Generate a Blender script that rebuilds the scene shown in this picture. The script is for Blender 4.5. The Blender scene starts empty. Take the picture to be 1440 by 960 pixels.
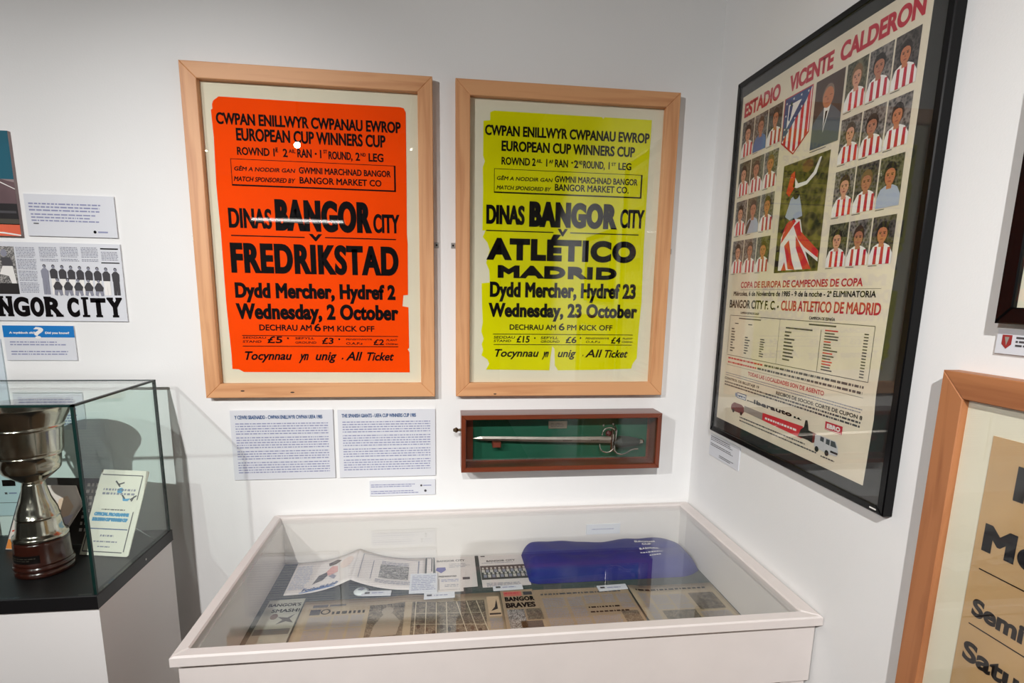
import bpy, bmesh, math, random
from mathutils import Vector, Matrix
random.seed(7)
SC = bpy.context.scene
COL = SC.collection

# ---------------------------------------------------------------- camera
cam = bpy.data.cameras.new('camera'); camo = bpy.data.objects.new('camera', cam); COL.objects.link(camo)
cam.sensor_width = 36.0; cam.lens = 785.46 / 1440 * 36
cam.shift_x = 0.0; cam.shift_y = (556.64 - 480) / 1440
cam.clip_start = .02
yaw, pitch, roll = (-0.130563, -0.181329, -0.01681)
Rz = Matrix.Rotation(yaw, 3, 'Z'); Rx = Matrix.Rotation(pitch, 3, 'X'); Ry = Matrix.Rotation(roll, 3, 'Y')
RM = Rz @ Rx @ Ry                       # columns: right, forward, up
M = Matrix((RM.col[0], RM.col[2], -RM.col[1])).transposed().to_4x4()
M.translation = Vector((-0.85533, -1.75438, 1.58))
camo.matrix_world = M
SC.camera = camo

# ---------------------------------------------------------------- world, exposure
w = bpy.data.worlds.new('world'); SC.world = w; w.use_nodes = True
w.node_tree.nodes['Background'].inputs[0].default_value = (.9, .93, 1, 1)
w.node_tree.nodes['Background'].inputs[1].default_value = .3
SC.view_settings.view_transform = 'Standard'; SC.view_settings.look = 'None'
SC.view_settings.exposure = 0.05; SC.view_settings.gamma = 1.0; SC.view_settings.use_curve_mapping = False
SC.cycles.transparent_max_bounces = 32
SC.cycles.max_bounces = 10
SC.cycles.diffuse_bounces = 5
SC.cycles.sample_clamp_indirect = 6

# ---------------------------------------------------------------- lamps (ceiling track spots): x, y, z, aim, power, cone, blend
SPOTS = [
    ((-2.75, -2.65, 2.58), (-0.12, 0.0, 1.32), 200, 58, 1.0, .020, 'leftmost black track spotlight, aimed across at the corner'),
    ((-1.84, -2.62, 2.58), (-1.88, -0.1, 1.15), 240, 62, 1.0, .020, 'middle black track spotlight, aimed at the glass case'),
    ((-1.04, -2.62, 2.58), (0.0, -1.25, 1.02), 215, 80, 1.0, .010, 'rightmost black track spotlight, aimed at the right wall'),
]
ROOM_FILL = [((-3.2, -4.6), 12), ((-4.2, -4.9), 12)]  # unseen ceiling lights added for ambient fill: position, power

def S2L(c):
    return tuple(((v / 255) / 12.92 if v / 255 <= .04045 else ((v / 255 + .055) / 1.055) ** 2.4) for v in c)

# measured layout of the print: (text, left, right, baseline, cap top, boldness, slant) and boxes, in metres on each surface
DATA = {
'orange': [('CWPAN ENILLWYR CWPANAU EWROP', -1.4626, -0.9616, 2.0274, 2.0582, 0.0012, 0), ('EUROPEAN CUP WINNERS CUP', -1.4126, -1.0054, 1.9867, 2.0204, 0.0012, 0), ('ROWND 1', -1.4131, -1.3123, 1.9492, 1.9706, 0.0, 0), ('AF.', -1.3106, -1.3028, 1.96, 1.9738, 0.0, 0), ('2', -1.2904, -1.2774, 1.9487, 1.9713, 0, 0), ('AIL', -1.2742, -1.2559, 1.9601, 1.9704, 0, 0), ('RAN', -1.2512, -1.2117, 1.9496, 1.9732, 0, 0), ('·', -1.2034, -1.1971, 1.9352, 1.9585, 0.001, 0), ('1', -1.189, -1.1816, 1.9501, 1.9728, 0, 0), ('ST', -1.1794, -1.1688, 1.9635, 1.9733, 0, 0), ('ROUND,', -1.1657, -1.0994, 1.9486, 1.9703, 0, 0), ('2', -1.0908, -1.0784, 1.9478, 1.9702, 0, 0), ('ND', -1.0764, -1.0619, 1.9597, 1.9696, 0, 0), ('LEG', -1.0542, -1.0123, 1.9472, 1.9702, 0, 0), ('GÊM A NODDIR GAN', -1.4249, -1.2585, 1.9071, 1.9184, 0, 0.22), ('GWMNI MARCHNAD BANGOR', -1.2491, -0.9925, 1.9064, 1.9241, 0, 0), ('MATCH SPONSORED BY', -1.4268, -1.26, 1.8791, 1.892, 0, 0.22), ('BANGOR MARKET CO', -1.2484, -1.0195, 1.8793, 1.8976, 0, 0), ('DINAS', -1.4486, -1.3305, 1.7516, 1.8075, 0.002, 0), ('BANGOR', -1.3211, -1.0517, 1.7475, 1.8362, 0.0052, 0), ('CITY', -1.046, -0.9708, 1.7493, 1.8037, 0.0018, 0), ('V', -1.2277, -1.1952, 1.7207, 1.7413, 0.0025, 0), ('FREDRIKSTAD', -1.4505, -0.9749, 1.6261, 1.7125, 0.0046, 0), ('Dydd Mercher, Hydref 2', -1.4449, -0.986, 1.5548, 1.6, 0.0026, 0), ('Wednesday, 2 October', -1.4454, -0.9787, 1.4933, 1.5402, 0.0026, 0), ('DECHRAU AM', -1.3839, -1.2344, 1.4602, 1.4783, 0, 0), ('6', -1.2272, -1.2077, 1.4592, 1.4827, 0.0006, 0), ('PM KICK OFF', -1.201, -1.0512, 1.459, 1.4763, 0, 0), ('SEDDAU', -1.4326, -1.3663, 1.4361, 1.4418, 0, 0.22), ('STAND', -1.4335, -1.3796, 1.4238, 1.4307, 0, 0.22), ('£5', -1.3633, -1.3193, 1.423, 1.4436, 0.0006, 0.1), ('·', -1.3071, -1.3004, 1.4151, 1.4353, 0.0012, 0), ('SEFYLL', -1.2839, -1.2272, 1.4347, 1.4411, 0, 0.22), ('GROUND', -1.2846, -1.2222, 1.422, 1.4284, 0, 0.22), ('£3', -1.2066, -1.1717, 1.4212, 1.4403, 0.0006, 0.1), ('·', -1.1585, -1.1517, 1.4129, 1.4333, 0.0012, 0), ('PENSIYNWYR', -1.1362, -1.0577, 1.4328, 1.438, 0, 0.22), ('O.A.P.s', -1.1367, -1.0866, 1.4193, 1.4269, 0, 0.22), ('£2', -1.0552, -1.0224, 1.4185, 1.4366, 0.0006, 0.1), ('PLANT', -1.0163, -0.9828, 1.431, 1.4369, 0, 0.22), ('Children', -1.0189, -0.9813, 1.4192, 1.4251, 0, 0.22), ('Tocynnau', -1.4358, -1.2927, 1.3725, 1.3989, 0.0008, 0.3), ('yn', -1.2749, -1.2424, 1.3717, 1.4003, 0.0006, 0.3), ('unig', -1.229, -1.1623, 1.3715, 1.399, 0.0006, 0.3), ('-', -1.1511, -1.1426, 1.3672, 1.3966, 0.0006, 0.3), ('All', -1.1385, -1.0881, 1.3708, 1.3984, 0.0008, 0.3), ('Ticket', -1.0812, -0.991, 1.3706, 1.3971, 0.0008, 0.3)],
'yellow': [('CWPAN ENILLWYR CWPANAU EWROP', -0.7193, -0.2179, 2.0356, 2.0648, 0.0012, 0), ('EUROPEAN CUP WINNERS CUP', -0.67, -0.2615, 1.9938, 2.0234, 0.0012, 0), ('ROWND 2', -0.6695, -0.5669, 1.9558, 1.9777, 0, 0), ('AIL.', -0.5645, -0.5472, 1.9653, 1.9758, 0, 0), ('1', -0.5351, -0.5286, 1.9558, 1.9779, 0, 0), ('AF', -0.5267, -0.5131, 1.9654, 1.9759, 0, 0), ('RAN', -0.5085, -0.4681, 1.9557, 1.9778, 0, 0), ('·', -0.4584, -0.4518, 1.9442, 1.9674, 0.001, 0), ('2', -0.45, -0.4363, 1.9556, 1.9778, 0, 0), ('ND', -0.4351, -0.423, 1.9658, 1.977, 0, 0), ('ROUND,', -0.4215, -0.354, 1.9559, 1.9777, 0, 0), ('1', -0.3423, -0.335, 1.956, 1.9774, 0, 0), ('ST', -0.3333, -0.3188, 1.9665, 1.9762, 0, 0), ('LEG', -0.3115, -0.2705, 1.9562, 1.9772, 0, 0), ('GÊM A NODDIR GAN', -0.6838, -0.5132, 1.9121, 1.9232, 0, 0.22), ('GWMNI MARCHNAD BANGOR', -0.5071, -0.2482, 1.9125, 1.9313, 0, 0), ('MATCH SPONSORED BY', -0.6835, -0.5179, 1.8854, 1.897, 0, 0.22), ('BANGOR MARKET CO.', -0.5064, -0.2752, 1.8883, 1.9082, 0, 0), ('DINAS', -0.7136, -0.5967, 1.7853, 1.8421, 0.0026, 0), ('BANGOR', -0.5829, -0.3092, 1.7807, 1.8566, 0.0056, 0), ('CITY', -0.298, -0.2205, 1.7857, 1.8427, 0.0018, 0), ('V', -0.4919, -0.464, 1.7554, 1.7778, 0.0025, 0), ('ATLÉTICO', -0.709, -0.2408, 1.6802, 1.7466, 0.0058, 0), ('MADRID', -0.6771, -0.3003, 1.6267, 1.666, 0.0048, 0), ('Dydd Mercher, Hydref 23', -0.7006, -0.2344, 1.5688, 1.6163, 0.0026, 0), ('Wednesday, 23 October', -0.7035, -0.2264, 1.5078, 1.552, 0.0026, 0), ('DECHRAU AM', -0.6374, -0.4899, 1.4684, 1.4856, 0, 0), ('6', -0.4809, -0.4617, 1.4674, 1.4906, 0.0006, 0), ('PM KICK OFF', -0.454, -0.3055, 1.4684, 1.4859, 0, 0), ('SEDDAU', -0.6878, -0.6194, 1.441, 1.4491, 0, 0.22), ('STAND', -0.6876, -0.631, 1.43, 1.4375, 0, 0.22), ('£15', -0.6151, -0.572, 1.4286, 1.4501, 0.0006, 0.1), ('·', -0.5594, -0.5523, 1.4221, 1.4408, 0.0012, 0), ('SEFYLL', -0.5385, -0.48, 1.4399, 1.4481, 0, 0.22), ('GROUND', -0.5382, -0.476, 1.4285, 1.4361, 0, 0.22), ('£6', -0.4574, -0.4205, 1.4277, 1.4482, 0.0006, 0.1), ('·', -0.4118, -0.4046, 1.4216, 1.4417, 0.0012, 0), ('PENSIYNWYR', -0.3926, -0.3132, 1.4397, 1.4462, 0, 0.22), ('O.A.P.s', -0.3921, -0.3433, 1.4286, 1.4357, 0, 0.22), ('£4', -0.3083, -0.2756, 1.427, 1.4478, 0.0006, 0.1), ('PLANT', -0.2702, -0.2361, 1.44, 1.446, 0, 0.22), ('Children', -0.2727, -0.2355, 1.4296, 1.4361, 0, 0.22), ('Tocynnau', -0.6889, -0.54, 1.3834, 1.4085, 0.0008, 0.3), ('yn', -0.531, -0.5064, 1.3828, 1.4087, 0.0006, 0.3), ('unig', -0.483, -0.4194, 1.3826, 1.4081, 0.0006, 0.3), ('-', -0.4023, -0.3931, 1.3794, 1.4062, 0.0006, 0.3), ('All', -0.392, -0.335, 1.3819, 1.4081, 0.0008, 0.3), ('Ticket', -0.3332, -0.2464, 1.3814, 1.4072, 0.0008, 0.3)],
'orange_box': [(-1.4323, 1.8662, -0.9785, 1.9387)],
'yellow_box': [(-0.6911, 1.8749, -0.2334, 1.9442)],
'orange_lines': [(-1.4447, 1.728, -1.242, 1.7329), (-1.1849, 1.7293, -0.9813, 1.734), (-1.434, 1.4414, -0.9814, 1.4487), (-1.4345, 1.4102, -0.9815, 1.4168)],
'yellow_lines': [(-0.7136, 1.7644, -0.5066, 1.768), (-0.4546, 1.7646, -0.2356, 1.7681), (-0.6897, 1.4529, -0.2368, 1.4567), (-0.6876, 1.4201, -0.2381, 1.4243)],
'orange_outline': [[-1.47, 2.078], [-1.4663, 2.087], [-1.4578, 2.0934], [-1.4515, 2.0981], [-1.2231, 2.0968], [-0.964, 2.0976], [-0.9522, 2.0952], [-0.947, 2.0842], [-0.9477, 1.9144], [-0.9494, 1.7491], [-0.9477, 1.7208], [-0.9491, 1.5707], [-0.9629, 1.5693], [-0.9663, 1.5365], [-0.9485, 1.5339], [-0.9483, 1.4109], [-0.953, 1.4061], [-0.9479, 1.3978], [-0.9477, 1.3343], [-1.2599, 1.3354], [-1.436, 1.3362], [-1.4502, 1.3443], [-1.4681, 1.3455], [-1.4675, 1.3858], [-1.4717, 1.538], [-1.4719, 1.7385], [-1.4747, 1.8669], [-1.4718, 1.9938], [-1.4741, 2.0631], [-1.4699, 2.0657]],
'yellow_outline': [[-0.7042, 2.0984], [-0.6928, 2.1033], [-0.4609, 2.1027], [-0.3697, 2.1027], [-0.3651, 2.098], [-0.361, 2.1026], [-0.2137, 2.1024], [-0.2157, 1.9574], [-0.2162, 1.7998], [-0.2168, 1.7331], [-0.2136, 1.5611], [-0.2183, 1.4548], [-0.2189, 1.3798], [-0.2316, 1.3616], [-0.2357, 1.3452], [-0.3547, 1.3416], [-0.4786, 1.3405], [-0.4893, 1.3555], [-0.4922, 1.4088], [-0.4997, 1.4177], [-0.5046, 1.3822], [-0.507, 1.3405], [-0.5969, 1.3418], [-0.7102, 1.3431], [-0.7004, 1.3613], [-0.7063, 1.3748], [-0.7251, 1.3876], [-0.72, 1.405], [-0.7247, 1.4224], [-0.7185, 1.4398], [-0.7262, 1.4627], [-0.7217, 1.4913], [-0.7244, 1.5424], [-0.726, 1.6096], [-0.701, 1.6123], [-0.703, 1.6488], [-0.7128, 1.6707], [-0.7019, 1.7093], [-0.7094, 1.7308], [-0.7236, 1.7467], [-0.7153, 1.7658], [-0.7247, 1.7658], [-0.7234, 1.8857], [-0.7249, 1.9457], [-0.7187, 1.9634], [-0.7241, 1.9779], [-0.7237, 2.0742], [-0.704, 2.0767]],
'madrid_red': [('ESTADIO', 0.1934, 0.3594, 2.0657, 2.1032, 0.002, 0), ('VICENTE', 0.3966, 0.55, 2.0651, 2.1033, 0.002, 0), ('CALDERON', 0.5702, 0.7821, 2.068, 2.1056, 0.002, 0), ('COPA DE EUROPA DE CAMPEONES DE COPA', 0.2538, 0.7161, 1.6059, 1.6229, 0.0006, 0), ('CLUB ATLETICO DE MADRID', 0.4514, 0.772, 1.5501, 1.5747, 0.0008, 0), ('TODAS LAS LOCALIDADES SON DE ASIENTO', 0.3315, 0.6419, 1.3698, 1.3805, 0.0003, 0)],
'madrid_black': [('Miércoles, 6 de Noviembre de 1985 - 9 de la noche - 2ª ELIMINATORIA', 0.2191, 0.7546, 1.5843, 1.5972, 0.0004, 0), ('BANGOR CITY F. C.', 0.2018, 0.4289, 1.5504, 1.5734, 0.0006, 0), ('•', 0.4356, 0.446, 1.5509, 1.5661, 0.001, 0), ('CAMPEON DE PAIS DE GALES', 0.265, 0.3577, 1.5349, 1.5407, 0, 0), ('CAMPEON DE ESPAÑA', 0.5634, 0.649, 1.5333, 1.54, 0, 0), ('CONTROL DE BILLETAJE 19', 0.2105, 0.391, 1.3428, 1.3499, 0, 0), ('RECIBOS DE SOCIOS: CORTE DE CUPON 8', 0.4679, 0.7611, 1.3416, 1.3503, 0.0003, 0), ('Iberauto', 0.3736, 0.539, 1.299, 1.3106, 0.0012, 0), ('s.a.', 0.5471, 0.5759, 1.2991, 1.3058, 0.0006, 0)],
'ebro': [('EBRO', 0.663, 0.7077, 1.2994, 1.3089, 0.0008, 0)],
'madrid_photos': [(0.1921, 1.9606, 0.2513, 2.0511), (0.2514, 1.9613, 0.315, 2.0542), (0.3205, 1.9598, 0.377, 2.0553), (0.191, 1.8571, 0.2487, 1.9456), (0.256, 1.8572, 0.3094, 1.9451), (0.3172, 1.859, 0.3652, 1.9481), (0.1877, 1.7515, 0.2498, 1.8439), (0.2491, 1.7504, 0.313, 1.8449), (0.3128, 1.7487, 0.3784, 1.8433), (0.1906, 1.6482, 0.2524, 1.7366), (0.2504, 1.646, 0.3165, 1.7375), (0.3157, 1.6438, 0.3818, 1.7288), (0.6006, 1.9648, 0.6603, 2.053), (0.6632, 1.9636, 0.7241, 2.0576), (0.7252, 1.9649, 0.7822, 2.0543), (0.5994, 1.8594, 0.6536, 1.9488), (0.6604, 1.8577, 0.7033, 1.9501), (0.7252, 1.8619, 0.7633, 1.9482), (0.5954, 1.7529, 0.6543, 1.8445), (0.6575, 1.7511, 0.7182, 1.8444), (0.7205, 1.7526, 0.7791, 1.8447), (0.5943, 1.647, 0.6555, 1.7367), (0.6571, 1.6471, 0.7191, 1.7364), (0.7189, 1.6487, 0.7766, 1.736)],
'madrid_big': [(0.5006, 1.91, 0.5936, 2.0539), (0.405, 1.6417, 0.5737, 1.8963), (0.3838, 1.9188, 0.4937, 2.0551), (0.6576, 1.2988, 0.711, 1.3108), (0.4193, 1.2585, 0.5748, 1.2813), (0.2746, 1.2991, 0.334, 1.3106), (0.6233, 1.2471, 0.7077, 1.2812), (0.2586, 1.2577, 0.3302, 1.2823), (0.3289, 1.2634, 0.4207, 1.2845), (0.5701, 1.2622, 0.6224, 1.2932), (0.2112, 1.419, 0.7635, 1.5291)],
'crest': [[0.3838, 2.0551], [0.4908, 2.0498], [0.4859, 1.953], [0.4324, 1.9166], [0.3834, 1.9522], [0.4121, 2.0337], [0.4514, 2.0374], [0.4047, 1.9824], [0.4719, 2.0441]],
'madrid_misc': [[0.455, 1.5287], [0.4528, 1.4208], [0.6074, 1.5113], [0.6111, 1.4305], [0.2546, 1.6018], [0.7656, 1.6004], [0.2176, 1.4082], [0.22, 1.394], [0.2118, 1.3889], [0.7544, 1.4055], [0.7542, 1.393], [0.2144, 1.3525], [0.7588, 1.3612], [0.2119, 1.3244], [0.7622, 1.3227], [0.3242, 1.2359], [0.6398, 1.2354]],
'brown_sheet': [[1.028, 1.3788], [1.0275, 0.9555]],
'brown_text': [('Me', 1.0402, 1.1166, 1.1989, 1.2443, 0.0042, 0), ('Semi', 1.0421, 1.1221, 1.09, 1.1204, 0.0018, 0), ('Satu', 1.0397, 1.1282, 1.0122, 1.0462, 0.0018, 0)],
'brown_lines': [[1.0421, 1.1686], [1.1101, 1.1683], [1.0413, 1.0741], [1.125, 1.0847], [1.0708, 1.3445], [1.0749, 1.2932]],
'news_text': [('N', -2.0751, -2.0395, 1.4941, 1.5494, 0.0035, 0), ('G', -2.0374, -1.997, 1.4931, 1.549, 0.0035, 0), ('O', -1.9947, -1.9598, 1.4928, 1.5496, 0.0035, 0), ('R', -1.9574, -1.9137, 1.4945, 1.5498, 0.0035, 0), ('C', -1.9001, -1.8685, 1.4928, 1.5496, 0.0035, 0), ('I', -1.8583, -1.846, 1.4931, 1.5493, 0.0022, 0), ('T', -1.8382, -1.7984, 1.4931, 1.549, 0.0035, 0), ('Y', -1.7937, -1.7561, 1.4931, 1.5488, 0.0035, 0)],
'news_boxes': [(-2.051, 1.5558, -2.019, 1.6845), (-2.0123, 1.558, -1.9638, 1.6856), (-1.9539, 1.6443, -1.9073, 1.6871), (-1.9002, 1.6455, -1.8541, 1.6886), (-1.8474, 1.6455, -1.8037, 1.6888), (-1.797, 1.6824, -1.7506, 1.6861), (-1.796, 1.6507, -1.7519, 1.678), (-1.7981, 1.6443, -1.7506, 1.6472), (-1.9547, 1.551, -1.7523, 1.6412)],
'blue_card': [(-2.0706, 1.437, -1.8874, 1.469)],
'blue_text': [('A wyddoch chi?', -2.0586, -1.9922, 1.4455, 1.4517, 0.0004, 0), ('Did you know?', -1.9662, -1.9039, 1.4453, 1.4516, 0.0004, 0), ('?', -1.9947, -1.9702, 1.4317, 1.4652, 0.0012, 0)],
'panel_heads': [('Y CEWRI SBAENAIDD - CWPAN ENILLWYR CWPAN UEFA 1985', -1.474, -1.2163, 1.1904, 1.2022, 0.0006, 0), ('THE SPANISH GIANTS - UEFA CUP WINNERS CUP 1985', -1.1584, -0.9306, 1.1921, 1.2041, 0.0006, 0)],
'table': [("BANGOR'S", -1.3274, -1.2412, -0.2789, -0.2631, 0.0006, 0), ('SMASH!', -1.3116, -1.2384, -0.3078, -0.2913, 0.0006, 0), ('Fotballklubb', -1.2558, -1.1593, -0.2019, -0.1827, 0.001, 0.2), ('BANGOR CITY', -0.8688, -0.779, -0.0618, -0.0484, 0.0003, 0), ('FREDRIKSTAD', -0.8628, -0.8083, -0.1607, -0.1513, 0.0005, 0), ('BANGOR CITY', -0.7091, -0.6152, -0.0749, -0.063, 0.0003, 0), ('BANGOR', -0.6763, -0.592, -0.3203, -0.2965, 0.0014, 0), ('BRAVES', -0.6771, -0.5935, -0.3532, -0.3276, 0.0014, 0)],
'table_boxes': [(-1.2082, -0.306, -1.1173, -0.283), (-1.2085, -0.3338, -1.1562, -0.3071), (-1.1559, -0.3373, -1.0561, -0.3158), (-1.053, -0.4476, -0.9449, -0.3021), (-0.9435, -0.4424, -0.9383, -0.306), (-0.8171, -0.4409, -0.7324, -0.3044), (-0.7281, -0.3835, -0.6801, -0.2843), (-0.741, -0.1914, -0.5886, -0.1036), (-0.6203, -0.4198, -0.5763, -0.3629), (-0.6464, -0.4481, -0.5918, -0.4177), (-0.6726, -0.2948, -0.6224, -0.2659), (-0.1351, -0.4104, -0.0612, -0.3253), (-0.2488, -0.448, -0.1541, -0.4085), (-0.3649, -0.4478, -0.3205, -0.3953), (-1.0423, -0.1749, -0.9543, -0.0887), (-1.2554, -0.1803, -1.1493, -0.0315)],
'blue_bag_front_y': [[-0.5702, -0.2232], [-0.034, -0.2139]],
}

# ---------------------------------------------------------------- materials
def newmat(name):
    m = bpy.data.materials.new(name); m.use_nodes = True
    return m, m.node_tree, m.node_tree.nodes['Principled BSDF']
def mat(name, rgb, rough=.6, metal=0, var=0, scale=8, bump=0, bscale=60, spec=None, coat=0, detail=3):
    m, t, p = newmat(name)
    c = S2L(rgb) + (1,)
    p.inputs['Base Color'].default_value = c
    p.inputs['Roughness'].default_value = rough; p.inputs['Metallic'].default_value = metal
    if spec is not None: p.inputs['Specular IOR Level'].default_value = spec
    if coat: p.inputs['Coat Weight'].default_value = coat; p.inputs['Coat Roughness'].default_value = .08
    tc = t.nodes.new('ShaderNodeTexCoord')
    if var:
        n = t.nodes.new('ShaderNodeTexNoise'); n.inputs['Scale'].default_value = scale; n.inputs['Detail'].default_value = detail
        r = t.nodes.new('ShaderNodeValToRGB')
        r.color_ramp.elements[0].position = .3; r.color_ramp.elements[1].position = .7
        r.color_ramp.elements[0].color = tuple(v * (1 - var) for v in c[:3]) + (1,)
        r.color_ramp.elements[1].color = tuple(min(1, v * (1 + var * .5)) for v in c[:3]) + (1,)
        t.links.new(tc.outputs['Object'], n.inputs['Vector']); t.links.new(n.outputs['Fac'], r.inputs['Fac'])
        t.links.new(r.outputs['Color'], p.inputs['Base Color'])
    if bump:
        n = t.nodes.new('ShaderNodeTexNoise'); n.inputs['Scale'].default_value = bscale; n.inputs['Detail'].default_value = 4
        b = t.nodes.new('ShaderNodeBump'); b.inputs['Strength'].default_value = bump; b.inputs['Distance'].default_value = .002
        t.links.new(tc.outputs['Object'], n.inputs['Vector']); t.links.new(n.outputs['Fac'], b.inputs['Height'])
        t.links.new(b.outputs['Normal'], p.inputs['Normal'])
    return m
def wood(name, light, dark, axis, rough=.5, scale=1.0, coat=0):
    m, t, p = newmat(name)
    tc = t.nodes.new('ShaderNodeTexCoord'); mp = t.nodes.new('ShaderNodeMapping')
    s = [38 * scale] * 3; s['xyz'.index(axis)] = 2.2 * scale
    mp.inputs['Scale'].default_value = s
    n = t.nodes.new('ShaderNodeTexNoise'); n.inputs['Scale'].default_value = 1.0; n.inputs['Detail'].default_value = 5; n.inputs['Distortion'].default_value = .7
    n2 = t.nodes.new('ShaderNodeTexNoise'); n2.inputs['Scale'].default_value = 5.0; n2.inputs['Detail'].default_value = 2
    mx = t.nodes.new('ShaderNodeMath'); mx.operation = 'MULTIPLY_ADD'; mx.inputs[1].default_value = .18; 
    r = t.nodes.new('ShaderNodeValToRGB')
    r.color_ramp.elements[0].position = .36; r.color_ramp.elements[1].position = .62
    r.color_ramp.elements[0].color = S2L(dark) + (1,); r.color_ramp.elements[1].color = S2L(light) + (1,)
    L = t.links.new
    L(tc.outputs['Object'], mp.inputs['Vector']); L(mp.outputs['Vector'], n.inputs['Vector']); L(tc.outputs['Object'], n2.inputs['Vector'])
    L(n2.outputs['Fac'], mx.inputs[0]); L(n.outputs['Fac'], mx.inputs[2]); L(mx.outputs['Value'], r.inputs['Fac'])
    L(r.outputs['Color'], p.inputs['Base Color'])
    p.inputs['Roughness'].default_value = rough
    if coat: p.inputs['Coat Weight'].default_value = coat; p.inputs['Coat Roughness'].default_value = .1
    b = t.nodes.new('ShaderNodeBump'); b.inputs['Strength'].default_value = .15; b.inputs['Distance'].default_value = .001
    L(n.outputs['Fac'], b.inputs['Height']); L(b.outputs['Normal'], p.inputs['Normal'])
    return m
def glassmat(name, tint=(1, 1, 1), r0=.04, rough=0.0):
    m = bpy.data.materials.new(name); m.use_nodes = True; t = m.node_tree; t.nodes.clear()
    o = t.nodes.new('ShaderNodeOutputMaterial'); mix = t.nodes.new('ShaderNodeMixShader')
    tr = t.nodes.new('ShaderNodeBsdfTransparent'); tr.inputs[0].default_value = tint + (1,)
    gl = t.nodes.new('ShaderNodeBsdfGlossy'); gl.inputs['Roughness'].default_value = rough; gl.inputs['Color'].default_value = (1, 1, 1, 1)
    lw = t.nodes.new('ShaderNodeLayerWeight'); lw.inputs['Blend'].default_value = .5
    pw = t.nodes.new('ShaderNodeMath'); pw.operation = 'POWER'; pw.inputs[1].default_value = 5
    ma = t.nodes.new('ShaderNodeMath'); ma.operation = 'MULTIPLY_ADD'; ma.inputs[1].default_value = 1 - r0; ma.inputs[2].default_value = r0
    L = t.links.new
    L(lw.outputs['Facing'], pw.inputs[0]); L(pw.outputs[0], ma.inputs[0]); L(ma.outputs[0], mix.inputs[0])
    L(tr.outputs[0], mix.inputs[1]); L(gl.outputs[0], mix.inputs[2]); L(mix.outputs[0], o.inputs['Surface'])
    return m
def crowd(name, a, b, scale=160):
    m, t, p = newmat(name)
    tc = t.nodes.new('ShaderNodeTexCoord'); v = t.nodes.new('ShaderNodeTexVoronoi'); v.inputs['Scale'].default_value = scale
    n = t.nodes.new('ShaderNodeTexNoise'); n.inputs['Scale'].default_value = scale * .25; n.inputs['Detail'].default_value = 4
    mx = t.nodes.new('ShaderNodeMath'); mx.operation = 'MULTIPLY'
    r = t.nodes.new('ShaderNodeValToRGB'); r.color_ramp.elements[0].position = .1; r.color_ramp.elements[1].position = .42
    r.color_ramp.elements[0].color = S2L(a) + (1,); r.color_ramp.elements[1].color = S2L(b) + (1,)
    L = t.links.new
    L(tc.outputs['Object'], v.inputs['Vector']); L(tc.outputs['Object'], n.inputs['Vector'])
    L(v.outputs['Distance'], mx.inputs[0]); L(n.outputs['Fac'], mx.inputs[1]); L(mx.outputs[0], r.inputs['Fac'])
    L(r.outputs['Color'], p.inputs['Base Color']); p.inputs['Roughness'].default_value = .6
    return m

M_ = {}
def m_(k, *a, **kw):
    if k not in M_: M_[k] = mat(k, *a, **kw)
    return M_[k]
wall_m = mat('wall_paint', (233, 233, 232), .75, var=.03, scale=1.3, bump=.12, bscale=220, spec=.25)
ceil_m = mat('ceiling_paint', (120, 118, 116), .9)
floor_m = wood('floor_boards', (118, 92, 70), (86, 64, 46), 'y', .5, .4)
black_print = mat('black_ink', (12, 8, 10), .7, spec=.08)
black_gloss = mat('black_lacquer', (5, 5, 6), .22, spec=.22)
black_base = mat('black_base', (17, 17, 19), .42, bump=.05)
black_mount = mat('black_mount_board', (30, 31, 32), .8)
ink_grey = mat('grey_ink', (70, 68, 72), .6)
ink_soft = mat('soft_grey_ink', (135, 136, 150), .6)
ink_blue = mat('blue_ink', (40, 80, 130), .6)
ink_bgrey = mat('blue_grey_ink', (138, 142, 176), .6)
red_print = mat('red_ink', (205, 36, 52), .5)
crimson = mat('crimson_ink', (186, 30, 56), .5)
white_print = mat('white_ink', (235, 232, 228), .5)
orange_m = mat('orange_paper', (255, 76, 0), .7, var=.05, scale=9, spec=.05)
yellow_m = mat('acid_yellow_paper', (222, 219, 0), .7, var=.09, scale=7, spec=.05)
cream_m = mat('cream_mount_board', (228, 222, 200), .8, var=.03, scale=5)
parch_m = mat('aged_poster_paper', (228, 217, 196), .6, var=.09, scale=9)
tan_m = mat('tan_poster_paper', (196, 160, 112), .6, var=.1, scale=10)
card_m = mat('panel_white', (214, 216, 222), .5, spec=.3)
panel_edge = mat('panel_edge', (150, 132, 132), .7)
plates_m = mat('steel', (180, 178, 174), .3, 1)
screw_m = mat('dark_screw', (40, 36, 34), .4, .8)
PINE = {a: wood('pine_' + a, (216, 160, 112), (190, 128, 82), a) for a in 'xyz'}
PINE2 = {a: wood('dark_pine_' + a, (172, 112, 70), (138, 82, 48), a) for a in 'xyz'}
MAHO = {a: wood('mahogany_' + a, (112, 50, 26), (76, 27, 13), a, .32, 1, .3) for a in 'xyz'}
white_paint = mat('white_gloss_paint', (216, 208, 204), .5, bump=.1, bscale=40, var=.03, scale=12)
white_inside = mat('case_lining_paint', (222, 216, 211), .6)
liner_m = mat('grey_felt_liner', (66, 72, 70), .9, bump=.2, bscale=500)
green_felt = mat('green_baize', (8, 80, 58), .95, bump=.2, bscale=600, var=.12, scale=14)
glass_m = glassmat('picture_glass', (.985, .99, .985), .036)
lid_glass = glassmat('lid_glass', (.98, .99, .985), .05)
case_glass = glassmat('case_glass', (.965, .997, .986), .02)
edge_glass = mat('green_glass_edge', (14, 42, 38), .35, spec=.3)
silver = mat('silver_plate', (198, 188, 176), .15, 1, bump=.03, bscale=25)
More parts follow.
